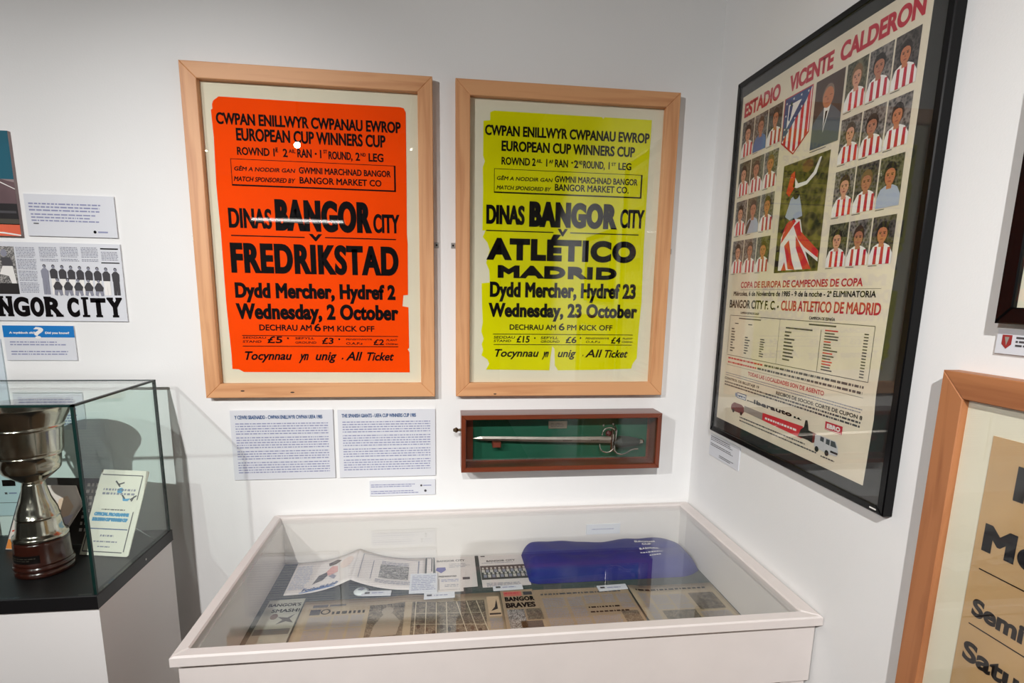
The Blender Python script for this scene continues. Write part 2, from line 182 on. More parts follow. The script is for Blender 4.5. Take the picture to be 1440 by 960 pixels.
steel_dull = mat('sword_steel', (176, 168, 160), .35, 1, var=.15, scale=30)
chrome = mat('polished_metal', (210, 206, 200), .12, 1)
plinth_wood = mat('polished_mahogany', (52, 18, 11), .2, coat=.35, var=.2, scale=20)
plinth_paint = mat('plinth_paint', (236, 233, 231), .6, bump=.1, bscale=90)
news_m = mat('newsprint', (166, 149, 124), .85, var=.08, scale=12)
news2_m = mat('yellowed_newsprint', (158, 137, 112), .85, var=.1, scale=12)
paper_m = mat('programme_paper', (216, 208, 204), .6, var=.04, scale=14)
blue_cloth = mat('royal_blue_fabric', (15, 27, 118), .75, bump=.25, bscale=300, var=.1, scale=9)
skin_m = [mat('print_skin_%s' % n, c, .6) for n, c in (('pale', (206, 150, 124)), ('mid', (176, 116, 90)), ('warm', (190, 120, 84)))]
hair_m = [mat('print_hair_%s' % n, c, .7) for n, c in (('black', (30, 24, 24)), ('brown', (64, 44, 34)), ('fair', (120, 92, 62)))]
crowd_m = [crowd('crowd_grey', (38, 38, 42), (140, 132, 128)), crowd('crowd_green', (30, 34, 24), (110, 106, 84)), crowd('crowd_dark', (24, 22, 24), (96, 88, 86))]
grass_photo = crowd('action_photo_ground', (34, 38, 16), (118, 108, 62), 60)
bw_photo = crowd('halftone_photo', (52, 45, 38), (132, 120, 102), 330)
bw_grey = crowd('grey_halftone_photo', (34, 34, 36), (176, 172, 168), 330)

# ---------------------------------------------------------------- mesh helpers
class Surf:
    def __init__(s, o, a, b): s.o = Vector(o); s.a = Vector(a).normalized(); s.b = Vector(b).normalized(); s.n = s.a.cross(s.b)
    def __call__(s, u, v, n=0): return s.o + s.a * u + s.b * v + s.n * n
BACK = Surf((0, 0, 0), (1, 0, 0), (0, 0, 1))
RIGHT = Surf((0, 0, 0), (0, -1, 0), (0, 0, 1))
def FLOOR(z): return Surf((0, 0, z), (1, 0, 0), (0, 1, 0))

def root(name, loc, label, cat, group=None):
    o = bpy.data.objects.new(name, None); COL.objects.link(o); o.location = loc; o.empty_display_size = .05
    o['label'] = label; o['category'] = cat
    if group: o['group'] = group
    return o
def rootof(o):
    while o.parent: o = o.parent
    return o
class MB:
    def __init__(s): s.v = []; s.f = []; s.mi = []; s.ms = []
    def mid(s, m):
        if m not in s.ms: s.ms.append(m)
        return s.ms.index(m)
    def add(s, vs, fs, m):
        b = len(s.v); i = s.mid(m)
        s.v += [tuple(v) for v in vs]; s.f += [tuple(b + k for k in f) for f in fs]; s.mi += [i] * len(fs)
    def poly(s, S, pts, n, m): s.add([S(u, v, n) for u, v in pts], [tuple(range(len(pts)))], m)
    def rect(s, S, a, b, c, d, n, m): s.poly(S, [(a, b), (c, b), (c, d), (a, d)], n, m)
    def ell(s, S, cx, cy, rx, ry, n, m, k=14, a0=0, a1=2 * math.pi):
        s.poly(S, [(cx + rx * math.cos(a0 + (a1 - a0) * i / k), cy + ry * math.sin(a0 + (a1 - a0) * i / k)) for i in range(k)], n, m)
    def line(s, S, p, q, w, n, m):
        d = Vector((q[0] - p[0], q[1] - p[1])); e = Vector((-d.y, d.x)).normalized() * w / 2
        s.poly(S, [(p[0] - e.x, p[1] - e.y), (q[0] - e.x, q[1] - e.y), (q[0] + e.x, q[1] + e.y), (p[0] + e.x, p[1] + e.y)], n, m)
    def prism(s, S, pts, n0, n1, m, ch=0):
        k = len(pts); P = [Vector(p) for p in pts]
        if sum(P[i].x * P[(i + 1) % k].y - P[(i + 1) % k].x * P[i].y for i in range(k)) < 0: P.reverse()
        ins = P
        if ch:
            ins = []
            for i in range(k):
                a = (P[i] - P[i - 1]).normalized(); b = (P[(i + 1) % k] - P[i]).normalized()
                na = Vector((-a.y, a.x)); nb = Vector((-b.y, b.x)); q = (na + nb); q = q / max(.3, q.dot(na)) if q.length > 1e-6 else na
                ins.append(P[i] + q * ch)
        vs = [S(p.x, p.y, n0) for p in P] + [S(p.x, p.y, n1 - ch) for p in P]
        fs = [tuple(reversed(range(k)))] + [(i, (i + 1) % k, k + (i + 1) % k, k + i) for i in range(k)]
        if ch:
            vs += [S(p.x, p.y, n1) for p in ins]
            fs += [(k + i, k + (i + 1) % k, 2 * k + (i + 1) % k, 2 * k + i) for i in range(k)] + [tuple(range(2 * k, 3 * k))]
        else: fs.append(tuple(range(k, 2 * k)))
        s.add(vs, fs, m)
    def box(s, S, a, b, c, d, n0, n1, m, ch=0): s.prism(S, [(a, b), (c, b), (c, d), (a, d)], n0, n1, m, ch)
    def bx(s, x0, y0, z0, x1, y1, z1, m, ch=0): s.box(FLOOR(0), x0, y0, x1, y1, z0, z1, m, ch)
    def tube(s, pts, r, m, k=10, cap=True):
        P = [Vector(p) for p in pts]; n = len(P); rs = r if isinstance(r, (list, tuple)) else [r] * n
        vs = []; up = Vector((0, 0, 1))
        for i in range(n):
            d = (P[min(i + 1, n - 1)] - P[max(i - 1, 0)]).normalized()
            a = d.cross(up if abs(d.dot(up)) < .95 else Vector((1, 0, 0))).normalized(); b = d.cross(a)
            for j in range(k):
                t = 2 * math.pi * j / k; vs.append(P[i] + (a * math.cos(t) + b * math.sin(t)) * rs[i])
        fs = [(i * k + j, i * k + (j + 1) % k, (i + 1) * k + (j + 1) % k, (i + 1) * k + j) for i in range(n - 1) for j in range(k)]
        if cap: fs += [tuple(range(k)), tuple(range((n - 1) * k, n * k))]
        s.add(vs, fs, m)
    def lathe(s, c, prof, m, k=48, cap=True):
        vs = [Vector(c) + Vector((r * math.cos(2 * math.pi * j / k), r * math.sin(2 * math.pi * j / k), z)) for r, z in prof for j in range(k)]
        n = len(prof)
        fs = [(i * k + j, i * k + (j + 1) % k, (i + 1) * k + (j + 1) % k, (i + 1) * k + j) for i in range(n - 1) for j in range(k)]
        if cap: fs += [tuple(reversed(range(k))), tuple(range((n - 1) * k, n * k))]
        s.add(vs, fs, m)
    def text(s, S, t, s0, s1, t0, t1, m, n=.0008, bold=0, shear=0, fn=None):
        vs, fs = text2d(t, s1 - s0, t1 - t0, bold, shear)
        s.add([(fn(u + s0, v + t0) if fn else S(u + s0, v + t0, n)) for u, v in vs], fs, m)
    def build(s, name, parent=None, label=None, smooth=False, recalc=False, loc=None):
        me = bpy.data.meshes.new(name)
        o0 = rootof(parent).location if parent else Vector(loc or (0, 0, 0))
        me.from_pydata([tuple(Vector(v) - o0) for v in s.v], [], s.f)
        for m in s.ms: me.materials.append(m)
        me.polygons.foreach_set('material_index', s.mi)
        if smooth: me.polygons.foreach_set('use_smooth', [True] * len(me.polygons))
        me.update()
        if recalc:
            b = bmesh.new(); b.from_mesh(me); bmesh.ops.recalc_face_normals(b, faces=b.faces); b.to_mesh(me); b.free()
        o = bpy.data.objects.new(name, me); COL.objects.link(o)
        if parent: o.parent = parent
        else: o.location = o0
        if label: o['label'] = label
        return o
def tag(o, label, cat, group=None):
    o['label'] = label; o['category'] = cat
    if group: o['group'] = group
    return o
def struct(o): o['kind'] = 'structure'; return o

_tc = {}
def text2d(t, W, H, bold, shear):
    bold = max(bold, H * .034)
    """flat lettering of the built-in font, cap height H, width W; strokes thickened after the squeeze"""
    key = (t, round(W, 4), round(H, 4), bold, shear)
    if key in _tc: return _tc[key]
    if t not in _tc:
        cu = bpy.data.curves.new('lettering', 'FONT'); cu.body = t
        cu.space_character = 1.0 + (.13 if bold > .004 else .05 if bold > .0023 else 0)
        ob = bpy.data.objects.new('lettering', cu); COL.objects.link(ob); bpy.context.view_layer.update()
        c2 = ob.to_curve(bpy.context.evaluated_depsgraph_get()).copy()
        bpy.data.objects.remove(ob); _tc[t] = c2
    c2 = _tc[t].copy()
    xs = [p.co.x for sp in c2.splines for p in sp.bezier_points]; x0, x1 = min(xs), max(xs)
    small = t in ('·', '-', '•', 'yn')
    cap = .7 if t != 'yn' else .7
    sy = (H - 2 * bold) / cap; sx = (W - 2 * bold - (shear * H if shear else 0)) / (x1 - x0)
    if t in ('·', '•'): sx = sy
    if t in ('1', 'I') and sx > sy * .7: sx = sy * .7
    for sp in c2.splines:
        for p in sp.bezier_points: p.handle_left_type = p.handle_right_type = 'FREE'
        for p in sp.bezier_points:
            for a in ('handle_left', 'co', 'handle_right'):
                h = getattr(p, a); y = h.y * sy + bold
                setattr(p, a, ((h.x - x0) * sx + bold + shear * y, y, 0))
    c2.resolution_u = 6 if H > .03 else 3; c2.dimensions = '2D'; c2.fill_mode = 'BOTH'
    ob = bpy.data.objects.new('lettering', c2); COL.objects.link(ob); bpy.context.view_layer.update()
    me = bpy.data.meshes.new_from_object(ob.evaluated_get(bpy.context.evaluated_depsgraph_get()))
    # weld the fill, then widen the strokes by a mitred band outside every outline
    wid = {}; vs = []; ix = []
    for v in me.vertices:
        k = (round(v.co.x, 6), round(v.co.y, 6))
        if k not in wid: wid[k] = len(vs); vs.append((v.co.x, v.co.y))
        ix.append(wid[k])
    fs = []; dirs = set()
    for p in me.polygons:
        f = [ix[i] for i in p.vertices]
        f = [f[i] for i in range(len(f)) if f[i] != f[i - 1]]
        if len(f) < 3: continue
        ar = sum(vs[f[i - 1]][0] * vs[f[i]][1] - vs[f[i]][0] * vs[f[i - 1]][1] for i in range(len(f)))
        if abs(ar) < 1e-12: continue
        if ar < 0: f.reverse()
        fs.append(tuple(f))
        for i in range(len(f)): dirs.add((f[i - 1], f[i]))
    bpy.data.objects.remove(ob); bpy.data.meshes.remove(me); bpy.data.curves.remove(c2)
    if bold > 0:
        be = [e for e in dirs if (e[1], e[0]) not in dirs]
        nin = {}; nout = {}
        def nrm(e):
            d = Vector(vs[e[1]]) - Vector(vs[e[0]])
            return Vector((d.y, -d.x)).normalized() if d.length > 1e-9 else None
        for e in be:
            n = nrm(e)
            if n is not None: nout.setdefault(e[0], []).append(n); nin.setdefault(e[1], []).append(n)
        off = {}
        for k in set(nin) | set(nout):
            L = nin.get(k, []) + nout.get(k, []); m = sum(L, Vector((0, 0)))
            if m.length < 1e-6: m = L[0].copy()
            m.normalize(); c = max(.45, min(m.dot(x) for x in L))
            off[k] = len(vs); vs.append((vs[k][0] + m.x * bold / c, vs[k][1] + m.y * bold / c))
        for i, j in be:
            if i in off and j in off: fs.append((i, off[i], off[j], j))
    _tc[key] = (vs, fs)
    return vs, fs
def texts(mb, S, key, m, n, n2=None):
    for e in DATA[key]:
        k = (e[4] - e[3]) * .62 if e[0] == '·' else 0
        mb.text(S, e[0], e[1], e[2], e[3] + k, e[4] + k, m, n, e[5], e[6])
def bars(mb, S, a, b, c, d, lh, n, m, rnd=None, fill=.5, ragged=.25, para=0, wl=5):
    """lines of small unreadable print as word-long dashes"""
    rnd = rnd or random; y = d - lh; i = 0
    while y > b - 1e-6:
        end = c - (rnd.random() * ragged * (c - a) if (para and i % para == para - 1) or not para else rnd.random() * .06 * (c - a))
        if para and i % para == 0 and i: y -= lh * .6
        if y < b: break
        x = a
        while x < end:
            w = lh * rnd.uniform(.6, wl) * .45
            mb.rect(S, x, y, min(x + w, end), y + lh * fill, n, m); x += w + lh * .3
        y -= lh; i += 1
def rails(S, a, b, c, d, w, n1, ms, parent, ch=.0015, name='frame_rail', n0=.001):
    for pts, m in (([(a, d), (a + w, d - w), (c - w, d - w), (c, d)], ms[0]), ([(a, b), (c, b), (c - w, b + w), (a + w, b + w)], ms[0]),
                   ([(a, b), (a + w, b + w), (a + w, d - w), (a, d)], ms[1]), ([(c, b), (c, d), (c - w, d - w), (c - w, b + w)], ms[1])):
        q = MB(); q.prism(S, pts, n0, n1, m, ch); q.build(name, parent)
def fixing(S, s, t, parent, horizontal=True):
    q = MB(); q.box(S, s - .006, t - .008, s + .006, t + .008, .0005, .0025, plates_m, .0006); 
    q.ell(S, s, t, .003, .003, .0031, screw_m); q.build('mirror_plate', parent, 'small steel wall fixing with dark screw')

# ---------------------------------------------------------------- room
q = MB(); q.bx(-5.2, 0, 0, .2, .2, 3.0, wall_m); struct(q.build('wall_back'))
q = MB(); q.bx(0, -6.2, 0, .2, 0, 3.0, wall_m); struct(q.build('wall_right'))
dim_wall = mat('dim_gallery_wall', (66, 64, 64), .8)
q = MB(); q.bx(-5.2, -6.2, 0, -5, 0, 3.0, dim_wall); struct(q.build('wall_left'))
q = MB(); q.bx(-5.2, -6.4, 0, .2, -6.2, 3.0, dim_wall); struct(q.build('wall_front'))
q = MB(); q.bx(-5.2, -6.4, -.1, .2, .2, 0, floor_m); struct(q.build('floor'))
q = MB(); q.bx(-5.2, -6.4, 3.0, .2, .2, 3.1, ceil_m); struct(q.build('ceiling'))

# ---------------------------------------------------------------- ceiling track and lamps
lamp_m, t_, p_ = newmat('lamp_lens'); p_.inputs['Emission Color'].default_value = (1, .93, .84, 1); p_.inputs['Emission Strength'].default_value = 12
tr = root('lighting_track', (-2.0, -2.7, 2.96), 'black ceiling lighting track carrying the spotlights', 'track')
q = MB(); q.bx(-3.6, -2.72, 2.97, -.6, -2.68, 2.999, black_gloss); q.build('rail', tr)
for i, (loc, aim, pw, cone, bl, lr, lab) in enumerate(SPOTS):
    L = Vector(loc); d = (Vector(aim) - L).normalized()
    r = root('track_spotlight', L, lab, 'spotlight', 'ceiling track spotlights')
    q = MB(); q.tube([L - d * .15, L - d * .02], .045, black_gloss, 24); q.build('lamp_head', r)
    q = MB(); q.tube([L - d * .0195, L - d * .018], lr, lamp_m, 24); q.build('lens', r)
    q = MB(); q.tube([(L.x, L.y - .05, 2.965), (L.x - d.x * .09, L.y - d.y * .09, L.z - d.z * .09 + .045)], .008, black_gloss, 8); q.build('stem', r)
    ld = bpy.data.lights.new('spot_bulb', 'SPOT'); ld.energy = pw; ld.spot_size = math.radians(cone); ld.spot_blend = bl
    ld.shadow_soft_size = .018; ld.color = (1.0, .985, .97)
    lo = bpy.data.objects.new('spot_bulb', ld); COL.objects.link(lo); lo.parent = r
    lo.rotation_euler = d.to_track_quat('-Z', 'Y').to_euler(); 
for (x, y), pw in ROOM_FILL:
    r = root('ceiling_fill_light', (x, y, 2.99), 'round white ceiling light added for fill behind the viewer, ' + ('the one nearer the left wall' if x < -4 else 'the one nearer the spotlights'), 'light')
    q = MB(); q.tube([(x, y, 2.998), (x, y, 2.95)], .06, white_paint, 32); q.build('housing', r)
    ld = bpy.data.lights.new('ceiling_fill_bulb', 'AREA'); ld.shape = 'DISK'; ld.size = .07; ld.energy = pw; ld.color = (1, .97, .93)
    lo = bpy.data.objects.new('ceiling_fill_bulb', ld); COL.objects.link(lo); lo.parent = r; lo.location = (0, 0, -.045)

r = root('batten_light', (-2.68, -6.16, 2.47), 'slim white fluorescent batten high on the rear wall behind the viewer', 'light')
q = MB(); q.bx(-3.28, -6.198, 2.44, -2.08, -6.165, 2.50, white_paint); q.build('housing', r)
tube_m, t_, p_ = newmat('lamp_tube'); p_.inputs['Emission Color'].default_value = (1, .99, .97, 1); p_.inputs['Emission Strength'].default_value = 9
q = MB(); q.tube([(-3.25, -6.15, 2.47), (-2.11, -6.15, 2.47)], .014, tube_m, 12); q.build('tube', r)

# ---------------------------------------------------------------- the two framed event posters on the back wall
def event_poster(name, lab, s0, paper_key, sheet_m, tkey, boxk, linek, screws):
    t0 = 1.2610; W = .6703; H = .9165
    r = root(name, (s0 + W / 2, 0, t0), lab, 'framed poster')
    rails(BACK, s0, t0, s0 + W, t0 + H, .042, .03, (PINE['x'], PINE['z']), r)
    q = MB(); q.box(BACK, s0 + .03, t0 + .03, s0 + W - .03, t0 + H - .03, .002, .009, cream_m); q.build('mount_board', r)
    q = MB(); q.prism(BACK, DATA[paper_key], .009, .0102, sheet_m); sh = q.build('poster_sheet', r)
    q = MB(); texts(q, BACK, tkey, black_print, .0106)
    a, b, c, d = DATA[boxk][0]
    for (u0, v0, u1, v1) in ((a, d - .0016, c, d), (a, b, c, b + .0042), (a, b, a + .0016, d), (c - .0048, b, c, d)): q.rect(BACK, u0, v0, u1, v1, .0105, black_print)
    for a, b, c, d in DATA[linek]:
        y = (b + d) / 2; h = .0011 if y < 1.5 else .0016
        q.rect(BACK, a, y - h, c, y + h, .0105, black_print)
    q.build('printed_lettering', sh)
    q = MB(); q.box(BACK, s0 + .03, t0 + .03, s0 + W - .03, t0 + H - .03, .0135, .0165, glass_m); q.build('glass_pane', r)
    for s in screws: fixing(BACK, s, 1.7195, r)
    # knots in the bottom rail
    return r
r = event_poster('framed_poster', 'pine framed bright orange match poster with bold black lettering', -1.5407, 'orange_outline', orange_m, 'orange', 'orange_box', 'orange_lines', (-1.547, -.862))
q = MB()
for s, t in ((-1.437, 1.282), (-1.295, 1.277)):
    q = MB(); q.ell(BACK, s, t, .006, .0022, .0302, hair_m[1]); q.build('wood_knot', r)
r = event_poster('framed_poster', 'pine framed acid yellow match poster with torn edges', -.8053, 'yellow_outline', yellow_m, 'yellow', 'yellow_box', 'yellow_lines', (-.8125, -.1275))
q = MB(); q.ell(BACK, -.683, 1.268, .005, .002, .0302, hair_m[1]); q.build('wood_knot', r)

# ---------------------------------------------------------------- black framed match poster on the right wall
S = RIGHT
BP = root('framed_poster', (0, -.5, 1.178), 'large black framed stadium poster with rows of player photographs', 'framed poster')
a, b, c, d = .153, 1.173, .848, 2.166
rails(S, a, b, c, d, .0165, .022, (black_gloss, black_gloss), BP, .002)
q = MB(); q.box(S, a + .01, b + .01, c - .01, d - .01, .002, .0155, black_mount); q.build('mount_board', BP)
q = MB()
q.prism(S, [(.1805, 1.220), (.40, 1.2165), (.784, 1.2135), (.789, 1.35), (.786, 1.40), (.792, 1.7), (.796, 2.11), (.797, 2.123), (.45, 2.124), (.1795, 2.123)], .0155, .0166, parch_m)
sheet = q.build('poster_sheet', BP)
N = .0171
q = MB(); texts(q, S, 'madrid_red', crimson, N); texts(q, S, 'madrid_black', black_print, N)
ms = DATA['madrid_misc']
a_, b_, c_, d_ = DATA['madrid_big'][10]
for p1, p2 in (((a_, b_ - .004), (c_, b_)), ((a_, d_), (c_, d_)), ((a_, b_), (a_, d_)), ((c_, b_), (c_, d_))): q.line(S, p1, p2, .0013, N, ink_grey)
q.line(S, (.4538, d_), (.4538, b_), .001, N, ink_grey); q.line(S, (.609, 1.512), (.609, b_), .0013, N, black_print)
q.line(S, (.2546, 1.6012), (.7656, 1.6012), .0006, N, ink_grey)
rn = random.Random(3)
def table_rows(x0, x1, y0, y1, k, vals=True, red=()):
    for i in range(k):
        y = y1 - (y1 - y0) * (i + .7) / k; m = red_print if i in red else ink_grey
        w = rn.uniform(.25, .6); q.rect(S, x0, y, x0 + (x1 - x0) * w * .6, y + (y1 - y0) / k * .45, N, m)
        if vals: q.rect(S, x1 - .012, y, x1, y + (y1 - y0) / k * .4, N, ink_grey)
table_rows(.225, .30, 1.425, 1.495, 9, False); table_rows(.30, .37, 1.425, 1.475, 7, False); table_rows(.375, .44, 1.425, 1.475, 8, False)
q.rect(S, .26, 1.5205, .37, 1.5235, N, ink_grey); q.rect(S, .24, 1.506, .26, 1.5085, N, ink_grey); q.rect(S, .31, 1.506, .33, 1.5085, N, ink_grey)
q.rect(S, .48, 1.5075, .58, 1.511, N, ink_grey); table_rows(.478, .60, 1.428, 1.503, 9, False)
q.rect(S, .565, 1.5205, .655, 1.524, N, ink_grey)
table_rows(.622, .75, 1.423, 1.515, 15, True, (0, 4, 8, 11, 12))
def line_of(x0, x1, y, h, m, wl=4):
    bars(q, S, x0, y - .0001, x1, y + h * 2, h * 1.9, N, m, rn, .52, .01, 0, wl)
line_of(.22, .40, 1.404, .0045, red_print); line_of(.405, .755, 1.404, .0052, ink_grey)
line_of(.22, .37, 1.392, .0045, red_print); line_of(.375, .755, 1.392, .0052, ink_grey)
q.rect(S, .214, 1.386, .756, 1.3867, N, ink_grey)
for y in (1.361, 1.355): line_of(.214, .76, y, .0022, ink_soft)
for y in (1.333, 1.325): line_of(.212, .762, y, .0042, ink_grey)
line_of(.34, .42, 1.300, .003, black_print)
for y, x1 in ((1.246, .60), (1.237, .64)): line_of(.31, x1, y, .0035, ink_grey)
line_of(.655, .70, 1.243 - .008, .003, ink_grey)
q.build('printed_lettering', sheet)

def portrait(k, a, b, c, d):
    """flat printed head-and-shoulders photograph of a footballer"""
    rr = random.Random(k * 11 + 3); q = MB(); w = c - a; h = d - b; n = N
    blue = k == 1; grey = k == 7; whitek = k == 20
    q.rect(S, a, b, c, d, n, crowd_m[rr.choice([0, 0, 1, 2])])
    cx = a + w * rr.uniform(.44, .58); hy = b + h * rr.uniform(.60, .66)
    shirt = m_('print_blue_shirt', (70, 110, 160), .6) if blue else m_('print_pale_shirt', (168, 178, 196), .6) if (grey or whitek) else white_print
    sh = b + h * .40
    body = [(a, b), (c, b), (c, b + h * .22), (cx + w * .36, sh - h * .03), (cx + w * .16, sh + h * .03), (cx - w * .16, sh + h * .03), (cx - w * .36, sh - h * .03), (a, b + h * .2)]
    q.poly(S, body, n + .0002, shirt)
    if not (blue or grey or whitek):
        sw = w * .145
        for j in range(-4, 5):
            if j % 2: continue
            x = cx + j * sw
            if x < a + sw * .2 or x + sw > c - sw * .1: continue
            top = sh + h * .02 - abs(x + sw / 2 - cx) / w * h * .22
            q.poly(S, [(x, b), (x + sw, b), (x + sw * .9, top), (x + sw * .1, top)], n + .0003, crimson if k % 3 else red_print)
    if grey: q.poly(S, [(a, b), (a, b + h * .2), (cx - w * .2, sh), (cx - w * .1, sh - h * .06), (a + w * .12, b)], n + .0003, hair_m[0])
    sk = skin_m[k % 3]; hr = hair_m[[0, 1, 0, 0, 1, 2, 0][k % 7]]
    q.poly(S, [(cx - w * .11, sh - h * .04), (cx + w * .11, sh - h * .04), (cx + w * .1, hy), (cx - w * .1, hy)], n + .0004, sk)
    rx = w * rr.uniform(.19, .225); ry = h * rr.uniform(.175, .20)
    q.ell(S, cx, hy + ry * .25, rx * 1.28, ry * 1.22, n + .0004, hr, 16)
    q.ell(S, cx, hy, rx, ry, n + .0005, sk, 16)
    q.poly(S, [(cx - rx * 1.0, hy + ry * .38), (cx - rx * .55, hy + ry * .72), (cx + rx * .1, hy + ry * .80), (cx + rx * .65, hy + ry * .66), (cx + rx * 1.0, hy + ry * .32), (cx + rx * .8, hy + ry * 1.1), (cx, hy + ry * 1.4), (cx - rx * .8, hy + ry * 1.1)], n + .0006, hr)
    for sx in (-1, 1):
        q.ell(S, cx + sx * rx * .42, hy + ry * .08, rx * .2, ry * .07, n + .0007, hair_m[0], 8)
        q.rect(S, cx + sx * rx * .42 - rx * .26, hy + ry * .2, cx + sx * rx * .42 + rx * .26, hy + ry * .27, n + .0007, hair_m[0])
    q.poly(S, [(cx - rx * .08, hy), (cx + rx * .15, hy - ry * .28), (cx - rx * .15, hy - ry * .28)], n + .0007, m_('print_nose_shade', (150, 92, 70), .6))
    q.ell(S, cx, hy - ry * .55, rx * .36, ry * .07, n + .0007, m_('print_lips', (150, 70, 62), .6), 8)
    q.rect(S, a, b - .0035, a + w * .4, b - .0022, n, ink_grey)
    o = q.build('player_photo', sheet)
cols = [(.1925, .2495), (.2535, .3135), (.3175, .3770), (.5985, .6565), (.6605, .7195), (.7235, .7800)]
rows = [(1.9615, 2.0535), (1.8585, 1.9470), (1.7520, 1.8440), (1.6475, 1.7365)]
k = 0
for side in (0, 3):
    for (b, d) in rows:
        for ci in range(3):
            a, c = cols[side + ci]; portrait(k, a, b, c, d); k += 1
# suited man
q = MB(); a, b, c, d = .500, 1.9105, .592, 2.0535; w = c - a; h = d - b
suit = m_('print_grey_suit', (84, 94, 104), .6)
q.rect(S, a, b, c, d, N, m_('print_brown_backdrop', (78, 58, 52), .6, var=.3, scale=30))
q.poly(S, [(a, b), (c, b), (c, b + h * .38), (a + w * .78, b + h * .5), (a + w * .6, b + h * .58), (a + w * .38, b + h * .56), (a + w * .15, b + h * .46), (a, b + h * .36)], N + .0002, suit)
q.poly(S, [(a + w * .42, b + h * .2), (a + w * .38, b + h * .56), (a + w * .62, b + h * .58)], N + .0003, white_print)
q.poly(S, [(a + w * .42, b + h * .22), (a + w * .45, b + h * .5), (a + w * .53, b + h * .5)], N + .0004, black_print)
q.ell(S, a + w * .5, b + h * .72, w * .21, h * .165, N + .0004, m_('print_grey_hair', (130, 112, 100), .7), 16)
q.ell(S, a + w * .5, b + h * .69, w * .19, h * .15, N + .0005, skin_m[2], 16)
for sx in (-1, 1): q.rect(S, a + w * (.5 + sx * .09) - w * .04, b + h * .71, a + w * (.5 + sx * .09) + w * .04, b + h * .718, N + .0006, hair_m[0])
q.poly(S, [(a + w * .49, b + h * .7), (a + w * .53, b + h * .65), (a + w * .46, b + h * .65)], N + .0006, m_('print_nose_shade', (150, 92, 70), .6))
q.rect(S, a + w * .43, b + h * .61, a + w * .57, b + h * .618, N + .0006, m_('print_lips', (150, 70, 62), .6))
q.rect(S, a, b - .005, a + w * .6, b - .0035, N, ink_grey)
q.build('suited_man_photo', sheet, 'photograph of a balding man in a grey suit and dark tie')
# crest
q = MB(); x0, x1, y0, y1 = .3835, .4895, 1.9165, 2.0550
U = lambda u, v: (x0 + u * (x1 - x0), y0 + v * (y1 - y0))
navy = m_('print_navy', (38, 70, 122), .5)
q.poly(S, [U(0, 1), U(1, 1), U(1, .27), U(.5, 0), U(0, .26)], N, crimson)
q.poly(S, [U(.03, .98), U(.97, .98), U(.97, .29), U(.5, .03), U(.03, .28)], N + .0002, white_print)
for i in range(5):
    u = .08 + i * .19
    lo = lambda u: .28 - .25 * u / .5 if u < .5 else .03 + .26 * (u - .5) / .47
    q.poly(S, [U(u, lo(u)), U(min(.97, u + .1), lo(min(.97, u + .1))), U(min(.97, u + .1), .97), U(u, .97)], N + .0003, red_print)
q.poly(S, [U(.03, .98), U(.97, .98), U(.80, .80), U(.03, .28)], N + .0004, navy)
q.poly(S, [U(.18, .86), U(.64, .86), U(.16, .48)], N + .0005, white_print)
q.poly(S, [U(.22, .84), U(.34, .84), U(.3, .7), U(.26, .58), U(.2, .62)], N + .0006, navy)
q.ell(S, *U(.28, .86), .004, .005, N + .0006, m_('print_tree_green', (40, 80, 60), .6), 8)
for u, v in ((.1, .9), (.35, .93), (.62, .93), (.86, .93), (.1, .7), (.1, .48), (.66, .74), (.45, .6), (.24, .45), (.1, .36)):
    q.poly(S, [(U(u, v)[0] + .0035 * (1 if i % 2 == 0 else .45) * math.sin(i * math.pi / 5), U(u, v)[1] + .0035 * (1 if i % 2 == 0 else .45) * math.cos(i * math.pi / 5)) for i in range(10)], N + .0006, white_print)
q.build('club_crest', sheet, 'club shield with red and white stripes, blue corner and white stars')
# action photo
q = MB(); a, b, c, d = .4065, 1.6415, .5735, 1.8965; w = c - a; h = d - b
U = lambda u, v: (a + u * w, b + v * h)
q.rect(S, a, b, c, d, N, grass_photo)
q.poly(S, [U(0, .0), U(.2, 0), U(.2, .22), U(0, .22)], N + .0001, hair_m[0])
q.poly(S, [U(.1, .33), U(.3, .5), U(.52, .47), U(.6, .33), U(.98, .16), U(.98, .08), U(.7, .18), U(.85, .02), U(.1, .02)], N + .0002, white_print)
for P in ([(.1, .27), (.14, .36), (.36, .5), (.42, .46)], [(.2, .25), (.3, .3), (.42, .1), (.5, .02), (.34, .03)], [(.12, .36), (.2, .45), (.34, .5), (.25, .42)],
          [(.38, .42), (.5, .46), (.56, .36), (.98, .17), (.98, .11), (.66, .22), (.5, .3)], [(.45, .33), (.52, .28), (.86, .02), (.68, .02), (.48, .22)], [(.18, .02), (.24, .1), (.3, .02)]):
    q.poly(S, [U(*p) for p in P], N + .0003, red_print)
q.poly(S, [U(.15, .52), U(.25, .68), U(.42, .72), U(.5, .6), U(.55, .5), U(.3, .47)], N + .0003, m_('print_pale_shirt', (168, 178, 196), .6))
q.poly(S, [U(.12, .74), U(.2, .7), U(.32, .78), U(.28, .92), U(.2, .9)], N + .0004, m_('print_orange_red', (214, 70, 40), .6))
q.poly(S, [U(.26, .78), U(.36, .76), U(.58, .77), U(.76, .84), U(.84, .97), U(.8, .97), U(.7, .86), U(.56, .8), U(.38, .8), U(.3, .86)], N + .0004, white_print)
q.ell(S, *U(.56, .93), w * .12, h * .055, N + .0004, m_('print_dim_head', (120, 84, 50), .6))
q.ell(S, *U(.37, .70), w * .07, h * .04, N + .0005, hair_m[0])
q.build('action_photo', sheet, 'colour action photograph of a player with a red and white striped flag')
